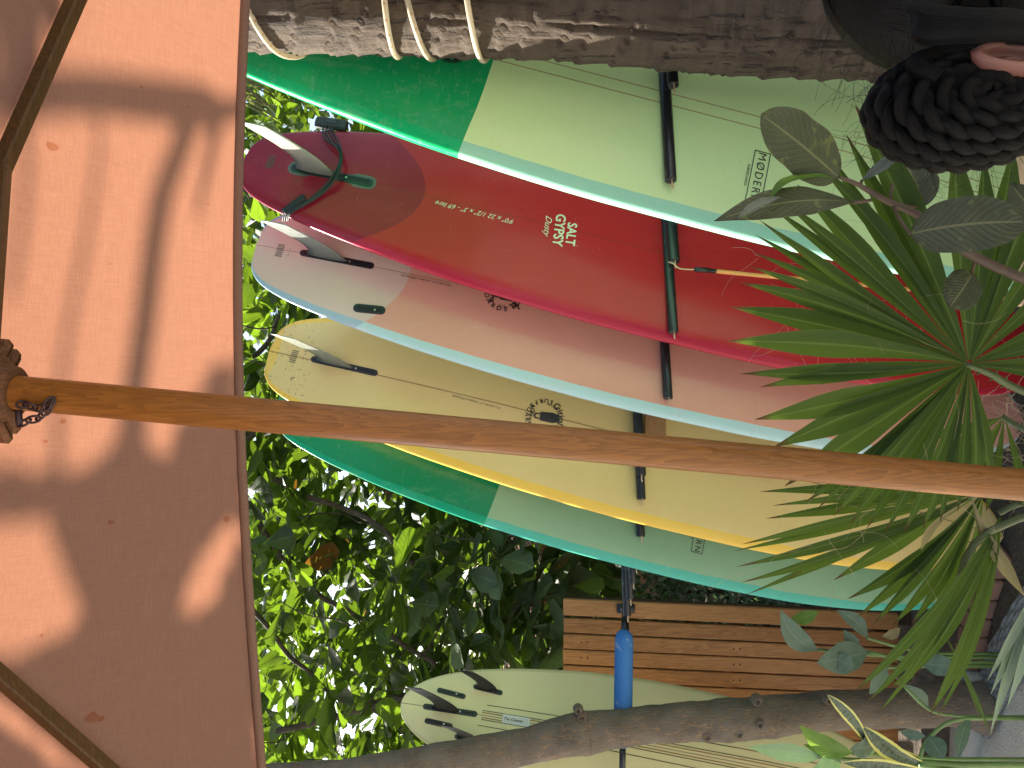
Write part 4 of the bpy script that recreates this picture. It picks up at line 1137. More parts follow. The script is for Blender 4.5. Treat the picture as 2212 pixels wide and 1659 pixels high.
# ------------------------------------------------------------------ fan palm in front
def palm_leaf_mat():
    t = NT('fan_leaf'); c = t.coord(); u = t.sep(t.uv())
    oi = t.n('ObjectInfo').outputs['Random']
    fib = t.noise(t.uv(), 1.0, 2)
    o = t.n('Mapping'); o.inputs['Scale'].default_value = (1.2, 26, 1); t.l(t.uv(), o.inputs['Vector'])
    fib = t.noise(o.outputs[0], 3, 3, .6)
    k = t.math('ADD', t.math('MULTIPLY', t.math('SUBTRACT', oi, .5), .5), t.math('MULTIPLY', t.math('SUBTRACT', fib, .5), .55))
    k = t.math('ADD', k, .5)
    f = t.mix(k, (.030, .064, .012), (.070, .124, .024)); tr = t.mix(k, (.07, .14, .014), (.17, .27, .026))
    mid = t.math('LESS_THAN', t.math('ABSOLUTE', t.math('SUBTRACT', u[1], .5)), .045)
    f = t.mix(t.math('MULTIPLY', mid, .6), f, (.16, .22, .06)); tr = t.mix(t.math('MULTIPLY', mid, .6), tr, (.20, .30, .05))
    tipm = t.ramp(u[0], [(.925, 0.), (.975, 1.)])
    f = t.mix(tipm, f, (.12, .055, .02)); tr = t.mix(tipm, tr, (.08, .04, .015))
    edge = t.ramp(t.math('ABSOLUTE', t.math('SUBTRACT', u[1], .5)), [(.462, 0.), (.5, 1.)])
    f = t.mix(t.math('MULTIPLY', edge, .45), f, (.22, .20, .08))
    nb = t.bump(fib, .35, .003)
    p = t.bsdf(f, .50, nb, Specular_IOR_Level=.3); tb = t.n('BsdfTranslucent'); t.l(tr, tb.inputs[0])
    mx = t.n('MixShader'); mx.inputs[0].default_value = .42; t.l(p, mx.inputs[1]); t.l(tb.outputs[0], mx.inputs[2])
    return t.done(mx.outputs[0])
M['fan'] = palm_leaf_mat()
M['fan_pale'] = leafmat('fan_pale', (.26, .33, .24), (.20, .28, .12), .15, .4, 0, .3)
M['fan_dry'] = leafmat('fan_dry', (.24, .20, .10), (.24, .22, .08), .25, .5, 0, .3)
M['petiole'] = plain('petiole', (.075, .10, .03), .4, .2, 20, .1)
M['thread'] = plain('thread', (.42, .33, .20), .7, .2, 20, 0)
rp = random.Random(9)
fan = thing('fan_palm', P(3050, 1000, 1.6), 'bushy fan palm with green pleated leaves in front of the boards', 'palm')
ORG[fan.name] = V((P(3050, 1000, 1.6).x, 1.6, 0)); fan.location = ORG[fan.name]
def seg(hub, tip, wpx, d, droop, nrm, mat, parent, split=0.0, fuse=.42):
    ax = tip - hub; L = ax.length; wm = wpx * d / F
    prof = [(0, .04), (.1, .20), (.3, .50), (.5, .80), (.64, 1.0), (.72, .93), (.83, .63), (.92, .30), (.97, .12), (1, .015)]
    v, f, uv = blade(hub, tip, wm, nrm, prof, droop, .30, 16, 4, 0, 0, rp.uniform(-.022, .022))
    return mesh_obj('segment', v, f, M[mat], parent, True, uv)
def frond(hub, d, tips, petiole, mat='fan', wk=1.0, droop=.02, cone=.06, ring=.012, nrm=V((.05, -1, .12))):
    hb_ = P(hub[0], hub[1], d); mb = MB()
    pp = smooth_path([hb_ + V((0, .010, 0))] + [P(*q) for q in petiole], 6)
    mb.tube(pp, [.006 + .003 * i / len(pp) for i in range(len(pp))], 10)
    for i in range(4, len(pp) - 1, 3):
        for sg in (-1, 1):
            s = (pp[i + 1] - pp[i]).cross(V((0, 1, 0))).normalized() * sg
            mb.tube([pp[i] + s * .006, pp[i] + s * .014 + (pp[i] - pp[i + 1]).normalized() * .005], [.0028, .0003], 5)
    fr = mesh_obj('frond', mb.v, mb.f, M['petiole'], fan, True, mb.uv)
    k = 0; tips = list(tips)
    for i, (X, Y) in enumerate(tips):
        a = math.atan2(Y - hub[1], X - hub[0]); ds = []
        for j in (i - 1, i + 1):
            if 0 <= j < len(tips):
                b = math.atan2(tips[j][1] - hub[1], tips[j][0] - hub[0]); ds.append(abs((a - b + math.pi) % (2 * math.pi) - math.pi))
        da = min(max(sum(ds) / len(ds), .045), .17); Lp = math.hypot(X - hub[0], Y - hub[1])
        w = min(2 * math.tan(da / 2) * Lp * .66 * 1.14, 66) * wk
        td = d + rp.uniform(-.03, .05) - cone + .00018 * (X - hub[0])
        h0 = hb_ + V((math.sin(a) * -ring * .6, 0, -math.cos(a) * ring * .6))
        seg(h0, P(X, Y, td), w, d, droop * rp.uniform(.4, 1.6), (nrm + V((rp.uniform(-.14, .14), 0, rp.uniform(-.14, .14)))).normalized(), mat, fr)
    return fr
T1 = [(2430, 850), (2470, 770), (2440, 690), (2450, 590), (2420, 500), (2340, 430), (2270, 340), (2190, 310), (2125, 330), (2060, 300), (1847, 227), (1828, 290), (1790, 330), (1765, 352), (1722, 398), (1684, 428), (1661, 443), (1640, 475), (1631, 507), (1627, 545), (1618, 575), (1598, 610), (1577, 663), (1570, 737), (1600, 807), (1642, 836), (1631, 906), (1670, 966), (1695, 1050), (1738, 1085), (1765, 1100), (1800, 1115), (1835, 1132), (1872, 1142), (1912, 1150), (1952, 1150), (1992, 1145), (2030, 1130), (2068, 1105), (2105, 1075), (2140, 1030)]
frond((2093, 786), 1.46, T1, [(2140, 808, 1.47), (2212, 846, 1.48), (2500, 960, 1.52), (2960, 1000, 1.59)])
T2 = [(1640, 1062), (1668, 1092), (1655, 1120), (1601, 1176), (1586, 1190), (1591, 1224), (1601, 1258), (1611, 1285), (1700, 1250), (1801, 1253), (1830, 1294), (1851, 1333), (1885, 1349), (1926, 1353), (1968, 1350), (2010, 1335), (2050, 1310)]
frond((2125, 1062), 1.72, T2, [(2180, 1050, 1.70), (2320, 1030, 1.68), (2960, 1000, 1.62)], wk=.92, droop=.05)
T3 = [(1841, 1498), (1868, 1522), (1890, 1549), (1935, 1492), (1975, 1458), (2008, 1545), (2024, 1550), (2042, 1500), (2062, 1450), (2090, 1420)]
frond((2165, 1110), 1.60, T3, [(2230, 1080, 1.60), (2500, 1030, 1.60), (2960, 1000, 1.60)], wk=.85, droop=.06)
T4 = [(2060, 1270), (2010, 1330), (1995, 1370), (2132, 1472), (2140, 1500), (2139, 1588), (2150, 1560), (2175, 1530), (2215, 1500), (2260, 1480)]
frond((2300, 1165), 1.36, T4[3:], [(2400, 1120, 1.38), (2700, 1050, 1.5), (2960, 1000, 1.58)], 'fan_pale', wk=1.3, droop=-.03)
f5 = frond((2098, 1075), 1.58, [(2215, 1290), (2150, 1225), (1990, 1190)], [(2150, 1060, 1.59), (2400, 1020, 1.6), (2960, 1000, 1.6)], 'fan_dry', wk=1.0, droop=-.12)
frond((2170, 900), 1.66, [(2010, 1000), (2040, 1035), (2080, 1075), (2130, 1105), (1985, 950), (2215, 1110)], [(2250, 940, 1.64), (2500, 980, 1.62), (2960, 1000, 1.6)], wk=.9)
frond((2030, 1350), 1.60, [(2140, 1592), (2120, 1560)], [(2060, 1290, 1.58), (2200, 1120, 1.58), (2960, 1000, 1.6)], 'fan', wk=.8)
mb = MB(); mb.tube([V((fan.location.x, 1.6, 0)), V((fan.location.x, 1.6, .12)), V((fan.location.x + .01, 1.6, .30))], [.075, .07, .05], 14); mb.build('stem', M['twig'], fan)
th = MB()
for k in range(95):
    X, Y = rp.uniform(1620, 2200), rp.uniform(420, 1250); d = 1.38 + rp.uniform(0, .25); p = P(X, Y, d); dr = rnd_unit(rp); dr.y *= .3; pts = [p]
    for j in range(6): dr = (dr + rnd_unit(rp) * .35).normalized(); pts.append(pts[-1] + dr * .018)
    th.tube(smooth_path(pts, 3), .00028, 3, False)
for k in range(60):
    X, Y = rp.uniform(2080, 2220), rp.uniform(850, 1000); p = P(X, Y, 1.7); dr = rnd_unit(rp); pts = [p]
    for j in range(6): dr = (dr + rnd_unit(rp) * .4).normalized(); pts.append(pts[-1] + dr * .02)
    th.tube(smooth_path(pts, 3), .0004, 3, False)
tag(th.build('threads', M['thread'], fan), kind='stuff')

# ------------------------------------------------------------------ broad-leaved sapling
M['broad'] = leafmat('broad_leaf', (.085, .095, .050), (.07, .095, .025), .12, .40, 13, .22, 0, .4, vcol=(.24, .24, .11), back=None)
M['broad_light'] = leafmat('broad_light', (.10, .20, .04), (.20, .36, .04), .12, .4, 9, .4, vcol=(.2, .3, .09))
M['broad_grey'] = leafmat('broad_grey', (.20, .22, .17), (.12, .16, .06), .1, .38, 9, .25, vcol=(.34, .33, .24))
M['stem_brown'] = plain('stem_brown', (.10, .062, .035), .6, .3, 30, .2)
bs = thing('broadleaf_sapling', (P(2600, 700, 1.35).x, 1.35, 0), 'sapling with broad dull green leaves in front of the pale green board', 'plant')
sd_ = 1.33
stem = [P(X, Y, sd_) for X, Y in ((1812, 383), (1850, 397), (1912, 432), (1992, 470), (2090, 545), (2212, 603), (2420, 690))] + [V((bs.location.x, 1.35, .4)), V((bs.location.x, 1.35, 0))]
q = smooth_path(stem, 6); mb = MB(); mb.tube(q, [.0025 + .006 * min(1, i / 24) for i in range(len(q))], 10); mb.build('stem', M['stem_brown'], bs)
BL = [((1812, 384, 1.33), (1644, 247, 1.28), 122, 'broad', V((.05, -1, .0)), .03, .06, .10, 0),
      ((1842, 437, 1.33), (1543, 478, 1.25), 74, 'broad', V((.25, -1, .5)), .05, .12, .2, .03),
      ((1809, 390, 1.33), (1660, 436, 1.24), 34, 'broad_light', V((.9, -.8, .9)), .10, .35, .1, .08),
      ((1690, 425, 1.25), (1594, 473, 1.20), 30, 'broad_grey', V((.5, -.9, .6)), .04, .2, .1, .02),
      ((1862, 389, 1.33), (1962, 320, 1.28), 30, 'broad_grey', V((.4, -.8, .6)), -.06, .3, .0, 0),
      ((1995, 448, 1.37), (1945, 335, 1.38), 92, 'broad', V((.0, -1, .15)), .02, .1, .1, .03),
      ((1966, 505, 1.28), (2218, 480, 1.22), 118, 'broad', V((.05, -1, .3)), .04, .10, .15, -.03),
      ((2101, 590, 1.36), (2052, 664, 1.34), 82, 'broad', V((.1, -1, .0)), .02, .12, .2, 0),
      ((2240, 470, 1.36), (2180, 395, 1.36), 60, 'broad', V((.1, -1, .2)), .02, .12, .2, 0)]
OVAL = [(0, .03), (.03, .30), (.10, .62), (.24, .90), (.42, 1.0), (.62, .98), (.80, .80), (.91, .54), (.97, .28), (1, .03)]
LANCE = [(0, .03), (.08, .30), (.22, .70), (.4, .98), (.55, 1.0), (.72, .78), (.87, .42), (.95, .18), (1, .01)]
for i, (b, t, w, m, nn, dr, fo, cu, sde) in enumerate(BL):
    v, f, uv = blade(P(*b), P(*t), w * b[2] / F, nn, OVAL if i in (0, 5, 6, 7) else LANCE, dr, fo, 26, 10, cu, .05, sde)
    # slight quilting between the side veins
    for k in range(len(v)): v[k] = v[k] + nn.normalized() * .0016 * math.sin((uv[k][0] * 13 - abs(uv[k][1] - .5) * 7) * 2 * math.pi) * min(1, abs(uv[k][1] - .5) * 5)
    lf = mesh_obj('leaf', v, f, M[m], bs, True, uv)
for a, b in (((1842, 437, 1.33), (1884, 432, 1.33)), ((1862, 389, 1.33), (1862, 405, 1.33)), ((1995, 448, 1.37), (1930, 440, 1.34)), ((1966, 505, 1.28), (1930, 445, 1.33)), ((2101, 590, 1.36), (2110, 560, 1.33)), ((1926, 442, 1.33), (1928, 395, 1.33))):
    mb = MB(); mb.tube([P(*a), P(*a).lerp(P(*b), .5) + V((0, .004, 0)), P(*b)], .0028, 8); mb.build('leaf_stalk', M['stem_brown'], bs)

# ------------------------------------------------------------------ low plants at the foot of the tree
M['canna'] = leafmat('canna_leaf', (.115, .175, .125), (.11, .20, .06), .15, .45, 16, .25, vcol=(.20, .27, .18))
M['canna_light'] = leafmat('canna_light', (.11, .22, .03), (.28, .45, .05), .15, .4, 16, .4, vcol=(.22, .34, .08))
M['stalk'] = plain('stalk', (.13, .21, .06), .4, .2, 20, .1)
def snake_mat():
    t = NT('snake_leaf'); u = t.sep(t.uv()); c = t.coord()
    e = t.math('ADD', t.math('ABSOLUTE', t.math('SUBTRACT', u[1], .5)), t.math('MULTIPLY', t.math('SUBTRACT', t.noise(c, 60, 2), .5), .08))
    m = t.math('GREATER_THAN', e, .33)
    o = t.n('Mapping'); o.inputs['Scale'].default_value = (22, 2, 1); t.l(t.uv(), o.inputs['Vector'])
    ban = t.ramp(t.noise(o.outputs[0], 1.6, 3), [(.42, 0.), (.58, 1.)])
    col = t.mix(ban, (.025, .05, .03), (.085, .12, .07)); col = t.mix(m, col, (.52, .50, .12))
    return t.done(t.bsdf(col, .35, t.bump(t.noise(c, 40, 3), .2, .003)))
M['snake'] = snake_mat()
def low_plant(name, base, label, cat, lv, stalks, group=None):
    b = P(*base); b.z = 0; o = thing(name, b, label, cat, group)
    for ba, ti, w, m, nn, dr, fo, sde in lv:
        v, f, uv = blade(P(*ba), P(*ti), w * ba[2] / F, V(nn), LANCE if m != 'snake' else [(0, .55), (.3, .85), (.55, 1), (.75, .85), (.9, .45), (1, .02)], dr, fo, 20, 6, .1, .08, sde)
        mesh_obj('leaf', v, f, M[m], o, True, uv)
    for pts, w in stalks:
        q = smooth_path([P(*p) for p in pts], 5); q.append(V((q[-1].x, q[-1].y, 0)))
        mb = MB(); mb.tube(q, w * 2.7 / F, 8); mb.build('stalk', M['stalk'], o)
    return o
cd_ = 2.85
low_plant('canna_plant', (2020, 1410, cd_), 'blue-green canna plant growing before the slats right of the trunk', 'plant', [
    ((1768, 1405, cd_), (1686, 1318, cd_ - .06), 46, 'canna', (.2, -1, .2), .02, .15, -.12),
    ((1706, 1338, cd_ + .03), (1768, 1320, cd_), 30, 'canna_light', (.0, -1, .2), .0, .1, .08),
    ((1876, 1408, cd_), (1764, 1432, cd_ - .08), 66, 'canna', (.1, -1, .3), .03, .08, .0),
    ((1800, 1420, cd_ - .05), (1846, 1442, cd_ - .08), 40, 'canna', (.1, -1, .1), .03, .1, .0),
    ((1874, 1378, cd_), (1806, 1318, cd_), 32, 'canna', (.2, -1, .1), .03, .2, .1),
    ((1858, 1393, cd_), (1822, 1360, cd_), 24, 'canna', (.0, -1, .2), .03, .2, -.1),
    ((1918, 1440, cd_ - .1), (1878, 1500, cd_ - .16), 36, 'canna', (-.2, -1, .3), .05, .1, .05),
    ((1905, 1375, cd_), (1945, 1356, cd_), 22, 'fan_dry', (0, -1, 0), .05, .3, .05),
    ((1990, 1432, cd_), (2070, 1440, cd_ - .05), 44, 'canna', (.1, -1, .4), .04, .1, .0),
    ((1975, 1455, cd_), (1930, 1480, cd_ - .1), 22, 'canna_light', (0, -1, .2), .05, .2, .1)],
    [([(1765, 1403, cd_), (1880, 1415, cd_), (1985, 1420, cd_), (2050, 1420, cd_)], 3.5), ([(1872, 1378, cd_), (1930, 1395, cd_), (2000, 1412, cd_)], 3.5), ([(1875, 1409, cd_), (1985, 1430, cd_), (2040, 1430, cd_)], 4), ([(1915, 1443, cd_ - .1), (1995, 1437, cd_)], 3), ([(1930, 1450, cd_), (1995, 1440, cd_)], 3)])
sd2 = 2.66
low_plant('canna_plant', (2130, 1600, sd2), 'canna plant with a bright green leaf beside the yellow-edged blades', 'plant', [
    ((1776, 1637, sd2), (1617, 1613, sd2 - .1), 38, 'canna', (.15, -1, .3), .04, .12, .02),
    ((1842, 1627, sd2), (1727, 1566, sd2 - .05), 44, 'canna_light', (.1, -1, .2), .05, .15, -.08),
    ((1815, 1640, sd2), (1735, 1608, sd2), 22, 'canna_light', (.1, -1, .3), .05, .25, .05),
    ((1818, 1640, sd2), (1752, 1672, sd2 - .05), 46, 'canna', (.1, -1, .2), .03, .1, .0),
    ((1898, 1606, sd2 - .05), (1836, 1618, sd2 - .1), 52, 'canna', (-.1, -1, .4), .04, .1, .0),
    ((2005, 1590, sd2), (2040, 1640, sd2 - .05), 46, 'canna', (.0, -1, .4), .05, .1, .0),
    ((2095, 1552, sd2), (2070, 1640, sd2 - .1), 26, 'canna', (.2, -1, .5), .06, .1, .06),
    ((1945, 1582, sd2), (2000, 1590, sd2 - .05), 24, 'canna', (.0, -1, .4), .05, .1, .0),
    ((2005, 1525, sd2 + .1), (1950, 1478, sd2 + .05), 26, 'canna', (.2, -1, .3), .05, .15, .05)],
    [([(1842, 1627, sd2), (1930, 1632, sd2), (2060, 1640, sd2)], 4), ([(1776, 1637, sd2), (1860, 1642, sd2), (2050, 1650, sd2)], 4), ([(1985, 1665, sd2), (1996, 1610, sd2), (2040, 1565, sd2), (2090, 1552, sd2)], 4), ([(1952, 1482, sd2 + .05), (2010, 1535, sd2 + .05), (2085, 1548, sd2 + .05)], 3)])
low_plant('snake_plant', (2110, 1655, 2.6), 'snake plant with dark blades edged in yellow at the foot of the trunk', 'plant', [
    ((1985, 1650, 2.6), (1862, 1568, 2.56), 40, 'snake', (.1, -1, .2), .02, .25, -.06),
    ((1866, 1592, 2.58), (1787, 1500, 2.52), 26, 'snake', (.1, -1, .2), .03, .25, .04),
    ((1985, 1640, 2.61), (1850, 1590, 2.6), 20, 'snake', (.3, -1, .1), .02, .3, .0),
    ((1990, 1668, 2.55), (1820, 1648, 2.5), 34, 'snake', (.1, -1, .2), .02, .25, .02),
    ((1990, 1700, 2.6), (1800, 1700, 2.58), 36, 'snake', (.1, -1, .2), .02, .25, .02)],
    [([(1985, 1650, 2.6), (2090, 1655, 2.6)], 8), ([(1990, 1668, 2.55), (2090, 1668, 2.6)], 8)])

# ------------------------------------------------------------------ edging of the bed
def GP(px, py, z=0):
    d = F * (H - z) / (px - 1106); return V(((829.5 - py) * d / F, d, z))
def extrude_path(pts, w, h, mat, name, kind=None):
    pts = [V((p.x, p.y, 0)) for p in pts]; v, f = [], []
    for i, p in enumerate(pts):
        t = (pts[min(i + 1, len(pts) - 1)] - pts[max(i - 1, 0)]).normalized(); s = V((-t.y, t.x, 0)) * w / 2; j = .004 * noise.noise(p * 7)
        v += [p - s, p - s * .96 + V((0, 0, h * .85 + j)), p - s * .8 + V((0, 0, h + j)), p + s * .8 + V((0, 0, h + j)), p + s * .96 + V((0, 0, h * .85 + j)), p + s]
    for i in range(len(pts) - 1):
        for k in range(5): f.append((i * 6 + k, i * 6 + k + 1, i * 6 + k + 7, i * 6 + k + 6))
    f.append((5, 4, 3, 2, 1, 0)); n = len(pts) - 1; f.append(tuple(n * 6 + k for k in range(6)))
    return mesh_obj(name, v, f, mat, None, True)
kp = smooth_path([GP(2100, 1800), GP(2100, 1640), GP(2104, 1560), GP(2112, 1490), GP(2118, 1448)], 6)
tag(extrude_path(kp, .10, .07, M['kerb'], 'kerb'), kind='structure')
be = thing('brick_edging', GP(2112, 1410), 'short row of worn reddish bricks edging the planting bed', 'brick edging')
bp = [GP(2108, 1436), GP(2114, 1400), GP(2120, 1362), GP(2130, 1322), GP(2142, 1280), GP(2158, 1236), GP(2178, 1190)]
for i, (a, b) in enumerate(zip(bp, bp[1:])):
    t = (b - a); L = t.length; t.normalize(); s = V((-t.y, t.x, 0)); mb = MB()
    rz = R.uniform(-.01, .01)
    mb.box((a + b) / 2 + V((0, 0, .035 + R.uniform(-.004, .004))) + s * R.uniform(-.006, .006), s * .048, V((0, 0, .034)), (t + V((0, 0, rz))) * (L / 2 - .004), .006)
    mb.build('brick', M['brick'], be, False)
# woven cord mat between the edging and the sand
mat_o = thing('woven_mat', GP(2150, 1480), 'dark grey woven cord mat along the edge of the sand', 'mat')
inner = smooth_path([GP(2120, 1540), GP(2126, 1490), GP(2130, 1440), GP(2146, 1400), GP(2186, 1320), GP(2240, 1240)], 8)
outer = smooth_path([GP(2138, 1590), GP(2152, 1556), GP(2164, 1536), GP(2184, 1500), GP(2216, 1462), GP(2270, 1400)], 8)
wm = MB(); NC = 12
for k in range(NC):
    t = (k + .5) / NC; path = [a.lerp(b, t) + V((0, 0, .012 + .004 * math.sin(i * 1.9 + k * math.pi))) for i, (a, b) in enumerate(zip(inner, outer))]
    wm.tube(smooth_path(path, 2), .0085, 6)
for i in range(0, len(inner) - 1):
    for hh in (0, .5):
        a = inner[i].lerp(inner[i + 1], hh); b = outer[i].lerp(outer[i + 1], hh)
        wm.tube([a.lerp(b, j / 12) + V((0, 0, .012 + .007 * math.sin(j * math.pi + i * 2 * math.pi * .5 + hh * 2 * math.pi))) for j in range(13)], .006, 5)
tag(wm.build('cords', M['woven'], mat_o), kind='stuff')
bd = MB(); q = smooth_path(outer, 3)
for i in range(len(q) - 1):
    p = q[i]; lathe(bd, p + V((0, 0, .016)), (q[i + 1] - q[i]), [(.001, -.013), (.010, -.009), (.0135, 0), (.010, .009), (.001, .013)], 8)
tag(bd.build('beaded_rim', M['woven'], mat_o), kind='stuff')
# low timber rail at the foot of the pale green board
tr = thing('timber_rail', (.45, 1.72, 0), 'pale timber rail at the foot of the pale green board', 'rail')
a, b = P(2221, 300, 1.78), P(2221, 660, 1.78); mb = MB(); mb.box((a + b) / 2, (0, .03, 0), (0, 0, .018), (b - a) / 2, .003); mb.build('top_rail', M['pale_wood'], tr, False)
for p in (a, b):
    mb = MB(); mb.box(V((p.x * .98, p.y, (p.z - .02) / 2)), (.02, 0, 0), (0, .02, 0), (0, 0, (p.z - .02) / 2), .003); mb.build('post', M['pale_wood'], tr, False)

# ------------------------------------------------------------------ person looking at the boards
hd = .72; HC = P(2130, -62, hd)                 # head centre
fw_ = V((.78, .62, 0)).normalized(); rt = V((fw_.y, -fw_.x, 0))   # facing, right-hand side (towards us)
per = thing('person', (HC.x, hd, 0), 'person with black hair in a braided bun, seen from behind at the right', 'person')
M['skin'] = None
def skin_mat():
    t = NT('skin'); c = t.coord(); n = t.noise(c, 40, 4)
    col = t.mix(n, (.15, .052, .036), (.22, .085, .060))
    return t.done(t.bsdf(col, .5, t.bump(n, .1, .002), Subsurface_Weight=.15, Subsurface_Radius=(.02, .008, .004), Subsurface_Scale=.3))
M['skin'] = skin_mat()
def hair_mat():
    t = NT('hair'); u = t.uv(); c = t.coord()
    o = t.n('Mapping'); o.inputs['Scale'].default_value = (3, 160, 1); t.l(u, o.inputs['Vector'])
    n = t.noise(o.outputs[0], 2.0, 3, .6)
    col = t.mix(n, (.0012, .001, .001), (.005, .004, .0036))
    return t.done(t.bsdf(col, t.math('ADD', .34, t.math('MULTIPLY', n, .2)), t.bump(n, .6, .002), Specular_IOR_Level=.13))
M['hair'] = hair_mat()
# continuous body grown over a skeleton
bv, beg, br = [], [], []
def bone(p, r, parent=None):
    bv.append(p); br.append(r)
    if parent is not None: beg.append((parent, len(bv) - 1))
    return len(bv) - 1
X0 = V((HC.x, hd, 0)) - fw_ * .02
def at(f_, s_, z): return X0 + fw_ * f_ + rt * s_ + V((0, 0, z))
pel = bone(at(0, 0, .80), .115); sp1 = bone(at(.0, 0, .95), .105, pel); sp2 = bone(at(.0, 0, 1.10), .115, sp1); chs = bone(at(-.01, 0, 1.20), .10, sp2)
nk = bone(at(.0, 0, 1.285), .052, chs); nk2 = bone(at(.012, 0, 1.335), .050, nk)
h1 = bone(HC + V((0, 0, -.045)) + fw_ * .02, .068, nk2); h2 = bone(HC + V((0, 0, .02)), .080, h1); h3 = bone(HC + V((0, 0, .085)) - fw_ * .005, .068, h2)
for sg in (-1, 1):
    sh = bone(at(-.01, sg * .155, 1.215), .048, chs); el = bone(at(-.03, sg * .20, .97), .037, sh); wr = bone(at(.06, sg * .19, .78), .024, el); ha = bone(at(.085, sg * .185, .71), .022, wr)
    for k in range(4):
        a = bone(at(.075 + k * .014, sg * .178, .665), .009, ha); b = bone(at(.08 + k * .014, sg * .172, .638 + .006 * abs(k - 1.5)), .008, a); bone(at(.078 + k * .013, sg * .165, .617 + .008 * abs(k - 1.5)), .007, b)
    a = bone(at(.12, sg * .17, .70), .010, ha); bone(at(.135, sg * .163, .672), .008, a)
    hp = bone(at(0, sg * .085, .76), .085, pel); kn = bone(at(.015, sg * .09, .43), .055, hp); cf = bone(at(.0, sg * .09, .30), .05, kn); an = bone(at(-.01, sg * .09, .075), .034, cf); he = bone(at(.03, sg * .092, .035), .032, an); bone(at(.14, sg * .10, .025), .024, he)
me = bpy.data.meshes.new('body'); me.from_pydata([p - ORG[per.name] for p in bv], beg, []); me.update()
body = bpy.data.objects.new('body', me); C.objects.link(body); body.parent = per; ORG[body.name] = ORG[per.name]
md = body.modifiers.new('skin', 'SKIN'); md.use_smooth_shade = True
for i, l in enumerate(me.skin_vertices[0].data): l.radius = (br[i], br[i]); l.use_root = (i == 0)
sb2 = body.modifiers.new('sub', 'SUBSURF'); sb2.levels = 2; sb2.render_levels = 2
me.materials.append(M['skin'])
M['shirt'] = plain('shirt', (.10, .12, .16), .9, .1, 20, .3, 200, .001)
dr = MB(); n = 28
prof = [(.45, .20, .17), (.6, .185, .165), (.76, .185, .150), (.88, .165, .135), (.98, .150, .125), (1.10, .160, .135), (1.18, .165, .128), (1.235, .135, .10), (1.262, .085, .075)]
v, f = [], []
for z, a, b in prof:
    for k in range(n):
        t = 2 * math.pi * k / n; w = 1 + (.05 * math.sin(9 * t) if z < .7 else 0); v.append(at(b * math.sin(t) * w - .005, a * math.cos(t) * w, z))
for i in range(len(prof) - 1):
    for k in range(n): f.append((i * n + k, i * n + (k + 1) % n, (i + 1) * n + (k + 1) % n, (i + 1) * n + k))
mesh_obj('dress', v, f, M['shirt'], per)
M['eye_white'] = plain('eye_white', (.75, .73, .70), .2, .02, 10, 0)
for sg in (-1, 1):
    c = HC + fw_ * .078 + rt * sg * .032 + V((0, 0, -.005)); mb = MB(); lathe(mb, c, fw_, [(.0005, -.012), (.008, -.009), (.0115, 0), (.008, .008), (.0005, .0115)], 14); e = mb.build('eye', M['eye_white'], per)
    mb = MB(); lathe(mb, c + fw_ * .0085, fw_, [(.0055, 0), (.004, .003), (.0004, .0036)], 12); mb.build('iris', M['ink'], e)
mb = MB(); mb.tube([HC + fw_ * .080 + V((0, 0, .005)), HC + fw_ * .094 + V((0, 0, -.025)), HC + fw_ * .104 + V((0, 0, -.042)), HC + fw_ * .088 + V((0, 0, -.050))], [.006, .009, .012, .010], 12); mb.build('nose', M['skin'], per)
M['lips'] = plain('lips', (.40, .13, .11), .4, .1, 20, 0)
mb = MB(); mb.tube([HC + fw_ * .076 + rt * .024 + V((0, 0, -.078)), HC + fw_ * .089 + rt * .008 + V((0, 0, -.074)), HC + fw_ * .089 - rt * .008 + V((0, 0, -.074)), HC + fw_ * .076 - rt * .024 + V((0, 0, -.078))], [.002, .006, .006, .002], 8); mb.build('mouth', M['lips'], per)
# hair: cap with combed relief
def hair_cap():
    v, f, uv = [], [], []; nu, nv = 90, 44
    for j in range(nv + 1):
        ph = math.pi * j / nv * .74
        for i in range(nu + 1):
            th = 2 * math.pi * i / nu
            dl = fw_ * math.cos(th) * math.sin(ph) + rt * math.sin(th) * math.sin(ph) + V((0, 0, math.cos(ph)))
            r = V((.098, .098, .150))
            front = max(0, dl.dot(fw_) - .45) if dl.z < .62 else 0
            strand = .0022 * noise.noise(V((th * 14, ph * 1.5, 0))) + .0012 * noise.noise(V((th * 40, ph * 2, 3)))
            p = HC + V((dl.x * r.x, dl.y * r.y, dl.z * r.z)) * (1 + strand * 8) - dl * front * .06
            v.append(p); uv.append((j / nv, i / nu))
    for j in range(nv):
        for i in range(nu):
            k = j * (nu + 1) + i; f.append((k, k + 1, k + nu + 2, k + nu + 1))
    return v, f, uv
v, f, uv = hair_cap(); hair = mesh_obj('hair', v, f, M['hair'], per, True, uv)
# braids coiled into a bun
BC = P(2072, 240, .665)
bn = MB()
v, f = [], []; uu = []
for j in range(25):
    ph = math.pi * j / 24
    for i in range(33):
        th = 2 * math.pi * i / 32
        dl = V((math.cos(th) * math.sin(ph), math.sin(th) * math.sin(ph), math.cos(ph)))
        v.append(BC + V((dl.x * .040, dl.y * .040, dl.z * .068))); uu.append((j / 24, i / 32))
for j in range(24):
    for i in range(32): k = j * 33 + i; f.append((k, k + 1, k + 34, k + 33))
bun = mesh_obj('bun', v, f, M['hair'], per, True, uu)
def braid(path, rad, turns_per_m=42):
    mb = MB(); fr_ = frames(path); L = [0]
    for a, b in zip(path, path[1:]): L.append(L[-1] + (b - a).length)
    for s in range(3):
        pts = []
        for p, (t, a, b), l in zip(path, fr_, L):
            ph = l * turns_per_m * 2 * math.pi / 2 + s * 2 * math.pi / 3
            pts.append(p + a * rad * .62 * math.sin(ph) + b * rad * .26 * math.sin(2 * ph))
        mb.tube(pts, [rad * .62] * len(pts), 9)
    return mb
